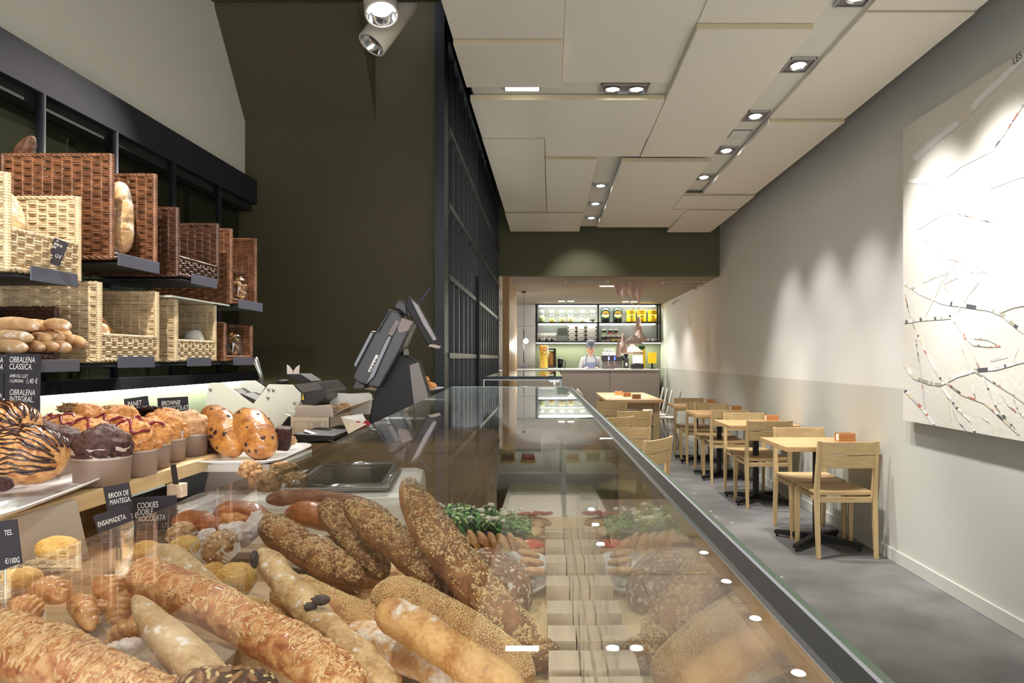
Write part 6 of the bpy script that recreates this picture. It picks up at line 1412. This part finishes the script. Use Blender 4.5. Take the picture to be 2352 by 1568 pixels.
quad_flap('side_flap', [(x1, y0+.02, z1), (x1+.035, y0+.03, z1+.022), (x1+.075, y1+.04, z1+.040), (x1, y1, z1)], cb, pb)
quad_flap('side_flap', [(x0, y0, z1), (x0-.035, y0+.03, z1+.010), (x0-.03, y1, z1+.012), (x0, y1, z1)], 'paper', pb)
m_ = MB(); e_ = .0007
for a, b_ in (((x0+.012, .010), (x1-.012, .0108)), ((x0+.012, .044), (x1-.012, .0448)), ((x0+.012, .010), (x0+.0128, .0448)), ((x1-.0128, .010), (x1-.012, .0448)), ((x0+.055, .010), (x0+.0558, .0448))): m_.bb((a[0], y0-.0006, z0+a[1]), (b_[0], y0-.0001, z0+b_[1]))
for k, w in enumerate((.024, .020, .026, .0, .012, .018, .020)):
    if w: xc = x0+.055+(x1-.012-x0-.055)/2; m_.bb((xc-w/2, y0-.0006, z0+.0395-k*.0042), (xc+w/2, y0-.0001, z0+.0405-k*.0042))
m_.build('printed_label', mat('grey_print', S(110, 100, 96), .8), pb)
blobat('nut_pastry', 'nut pastry lying in the open cream box', 'pastry', 789, 936, 2.30, 30, 22, 'nut', .2, None, seed=60)
blobat('nut_pastry', 'darker pastry at the left in the open cream box', 'pastry', 752, 936, 2.34, 30, 14, 'cookie', .2, None, seed=61)
tag(MB().box(P(709, 910, 2.36), (.009, .004, .05), (0, R(-14), 0)).build('tongs', 'steel'), 'steel tongs standing up out of the cream box', 'tongs')
wb = thing('berry_box', 'small opened paper tray with raspberries next to the cream box', 'box', P(812, 985, 2.12))
a = P(783, 955, 2.12); b_ = P(838, 990, 2.12); quad_flap('tray_side', [P(783, 957, 2.12), P(806, 968, 2.10), P(842, 974, 2.10), P(800, 996, 2.08)], cb, wb); quad_flap('tray_back', [P(783, 957, 2.14), P(832, 950, 2.2), P(845, 972, 2.16), P(800, 994, 2.12)], 'paper', wb)
rb_ = mat('raspberry', S(190, 36, 66), .4, bump=.8, bscale=180)
for i, (x, y) in enumerate(((822, 973), (833, 977), (842, 971), (848, 976))): tag(MB().blob(P(x, y, 2.14), (.0075, .0075, .008), 12, 10, amp=.1).build('raspberry', rb_, smooth=True), 'red raspberry in the little paper tray', 'raspberry', 'raspberries in the paper tray')
# cake stand behind the till
cs_ = thing('cake_stand', 'white footed cake stand with pastries behind the till', 'cake stand', P(928, 905, 3.0)); c = P(928, 893, 3.0)
MB().lathe([(.065, -.048), (.06, -.042), (.02, -.03), (.02, -.02), (.10, -.012), (.155, .002), (.160, .006), (.15, .004), (.0, -.006)], c, 48, capt=False).build('stand', 'porcelain', cs_, smooth=True)
for i, (x, y, w, h) in enumerate(((975, 872, 22, 18), (984, 886, 36, 18), (962, 884, 30, 18), (860, 888, 30, 12), (880, 886, 26, 14))): blobat('small_pastry', 'golden pastry on the cake stand behind the till, number %d' % (i+1), 'pastry', x, y, 3.0, w, h, 'nut' if i > 2 else 'muffin', .15, 'pastries on the cake stand', seed=i+70)
lg = thing('dark_sideboard', 'dark olive sideboard behind the till carrying the cake stand', 'sideboard', (-.62, 3.2, 0)); MB().bb((-.98, 2.80, 0), (-.33, 3.3, c.z-.0485)).build('body', 'olive', lg)
# bread slicer
sl = thing('bread_slicer', 'bread slicing machine with white V-shaped side plates behind the fruit buns', 'slicer', (-1.0, 2.7, CZ-.30)); o_ = (400, 820); s_ = 4.75
fp = [(370, 320), (400, 280), (530, 278), (560, 300), (860, 512), (1030, 296), (1290, 300), (1385, 395), (1380, 480), (1140, 780), (1080, 1000), (300, 1000), (340, 500)]
wp = mat('white_enamel_plate', S(226, 228, 216), .4)
xp(fp, 2.30, 2.306, o_, s_).build('front_plate', wp, sl, bevel=.001)
xp([(720, 310), (770, 256), (880, 256), (990, 330), (960, 380), (880, 470), (720, 400)], 2.42, 2.426, o_, s_).build('rear_plate', wp, sl, bevel=.001)
xp([(560, 405), (740, 400), (900, 470), (870, 505), (845, 500), (600, 350)], 2.307, 2.56, o_, s_).build('bread_cradle', 'dark_grey', sl)
xp([(1290, 300), (1560, 268), (1660, 365), (1655, 450), (1560, 520), (1400, 560), (1385, 480), (1385, 395)], 2.307, 2.54, o_, s_).build('motor_cover', 'dark_grey', sl, bevel=.004)
xp([(1320, 300), (1560, 268), (1620, 350), (1400, 385)], 2.300, 2.3065, o_, s_).build('cover_side', mat('mid_grey_cover', S(96, 92, 92), .4), sl)
xp([(1150, 780), (1330, 560), (1560, 530), (1500, 700), (1400, 900), (1200, 900)], 2.32, 2.5, o_, s_).build('lower_frame', 'black', sl)
xp([(1391, 465), (1405, 392), (1418, 465)], 2.296, 2.2995, o_, s_).build('warning_sticker', mat('yellow_sticker', S(220, 200, 50), .5), sl)
for x, y in ((1033, 350), (1085, 358), (1025, 440), (1317, 500), (398, 348)): q = Matrix.Rotation(pi/2, 3, 'X'); MB().lathe([(.0045, 0), (.0045, .004), (.003, .005)], P(o_[0]+x/s_, o_[1]+y/s_, 2.30), 14, q=q).build('screw', 'steel', sl)
m_ = MB(); m_.tube([P(585, 822, 2.5), P(590, 834, 2.5), P(596, 852, 2.5), P(606, 888, 2.5)], [.009, .0095, .007, .006], 12); m_.build('lever', 'steel', sl, smooth=True)
MB().lathe([(.008, -.022), (.008, -.006), (.020, -.006), (.021, .003), (.012, .006)], P(649, 876, 2.42), 18).build('knob', 'black', sl, smooth=True)
hb = thing('bag_holder', 'folded steel clip holder with two leaf-shaped tabs on top of the slicer', 'holder', P(672, 862, 2.5))
xp([(1210, 185), (1380, 185), (1500, 262), (1400, 275), (1250, 205)], 2.45, 2.56, o_, s_).build('tray', 'black', hb)
for sgn in (0, 1):
    pts = [(1229, 82), (1260, 105), (1292, 150), (1296, 184), (1232, 184)] if sgn == 0 else [(1368, 84), (1334, 105), (1302, 150), (1298, 184), (1362, 186)]
    xp(pts, 2.47, 2.474, o_, s_).build('leaf_tab', mat('pale_tab', S(196, 182, 172), .5), hb)
tag(xp([(1180, 905), (1300, 840), (1500, 850), (1740, 860), (1735, 900), (1300, 940)], 2.0, 2.3, o_, s_).build('dark_tray', 'black'), 'dark flat tray at the foot of the slicer', 'tray')
tag(MB().box(P(740, 1003, 2.04), (.10, .012, .004), (.3, .35, .2)).build('tray_handle', 'steel'), 'steel strip lying beside the slicer', 'strip')
# support for slicer
tag(MB().bb((-1.15, 2.25, 0), (-.85, 2.6, P(0, 1031, 2.30).z)).build('slicer_table', 'dark_grey'), 'dark table carrying the bread slicer', 'table')
# ================================================================ SECOND GLASS CASE WITH TARTS
c2 = thing('tart_case', 'glass display case with small fruit tarts beyond the bread counter', 'display case', (-.15, 4.6, 0)); zt = CZ-.098; X0, X1, Y0, Y1 = -.358, .06, 3.92, 5.5
MB().bb((X0, Y0, zt-.012), (X1, Y1, zt)).build('glass_top', 'glass_green', c2)
MB().bb((X0, Y0-.003, zt-.0145), (X1, Y0, zt+.001)).build('top_edge', mat('dark_teal_edge', S(10, 34, 44), .5), c2)
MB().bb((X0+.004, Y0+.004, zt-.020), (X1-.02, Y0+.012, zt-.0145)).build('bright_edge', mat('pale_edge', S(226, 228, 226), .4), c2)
MB().bb((X1-.012, Y0, CZ-.60), (X1-.004, Y1, zt-.0125)).build('front_pane', 'glass_green', c2)
MB().bb((X1-.014, Y0-.004, CZ-.60), (X1-.002, Y0+.004, zt-.0125)).build('corner_edge', mat('dark_pane_edge', S(44, 56, 50), .2, coat=.4), c2)
MB().bb((X0, Y0+.002, CZ-.25), (X0+.006, Y0+.01, zt-.0125)).build('left_edge', 'white', c2)
MB().bb((X0, Y1-.01, CZ-.60), (X1, Y1-.004, zt-.0125)).build('rear_pane', 'glass_green', c2)
MB().bb((X0, Y0, CZ-.612), (X1, Y1, CZ-.60)).build('shelf', 'white', c2)
MB().bb((X0+.01, Y0+.02, CZ-.70), (X1-.002, Y1-.02, CZ-.613)).build('base_panel', mat('grey_base', S(168, 168, 172), .5), c2)
MB().bb((X0+.02, Y0+.04, 0), (X1-.01, Y1-.04, CZ-.701)).build('body', 'taupe', c2)
MB().bb((-.31, 4.75, CZ-.598), (-.062, 4.77, CZ-.48)).build('back_riser', mat('grey_riser', S(158, 156, 158), .4), c2)
tag(MB().bb((-.055, 4.75, CZ-.598), (.04, 4.76, CZ-.47)).build('white_screen', 'white'), 'white upright panel beside the grey riser in the tart case', 'panel')
def tart(label, x, y, d, typ):
    c = P(x, y, d); c.z = CZ-.599; t = thing('fruit_tart', label, 'tart', c, 'small tarts in the second case')
    MB().lathe([(.046, 0), (.052, .012), (.048, .012), (.04, .008)], c, 28, capt=False).build('pastry_shell', CR['muffin_y'], t, smooth=True)
    rg = random.Random(int(x)); mb = MB()
    for k in range(9):
        a = 2*pi*k/8; rr_ = .028 if k < 8 else 0; mb.blob((c.x+cos(a)*rr_, c.y+sin(a)*rr_, c.z+.030), (.0125, .0125, .019), 12, 9, amp=.15, seed=k)
    mb.build('fruit', mat('tart_fruit', typ, .35, bump=.6, bscale=150), t, smooth=True)
tart('tart crowned with upright raspberries in the second case', 1213, 1058, 4.28, S(176, 40, 50))
tart('tart with mixed dark berries left of the raspberry tart', 1166, 1058, 4.28, S(86, 34, 50))
tart('berry tart half hidden at the left of the second case', 1122, 1058, 4.28, S(150, 50, 44))
t = thing('custard_tart', 'tall round custard tart behind the berry tarts', 'tart', (-.28, 4.62, CZ-.599)); MB().lathe([(.052, 0), (.060, .055), (.054, .055), (.05, .048), (0, .048)], (-.275, 4.62, CZ-.599), 36, capt=False).build('crust', CR['pale'], t, smooth=False)
MB().lathe([(.0, .0485), (.049, .0485), (.049, .050), (0, .051)], (-.275, 4.62, CZ-.599), 28, capb=False, capt=False).build('filling', CR['glaze'], t)
pass
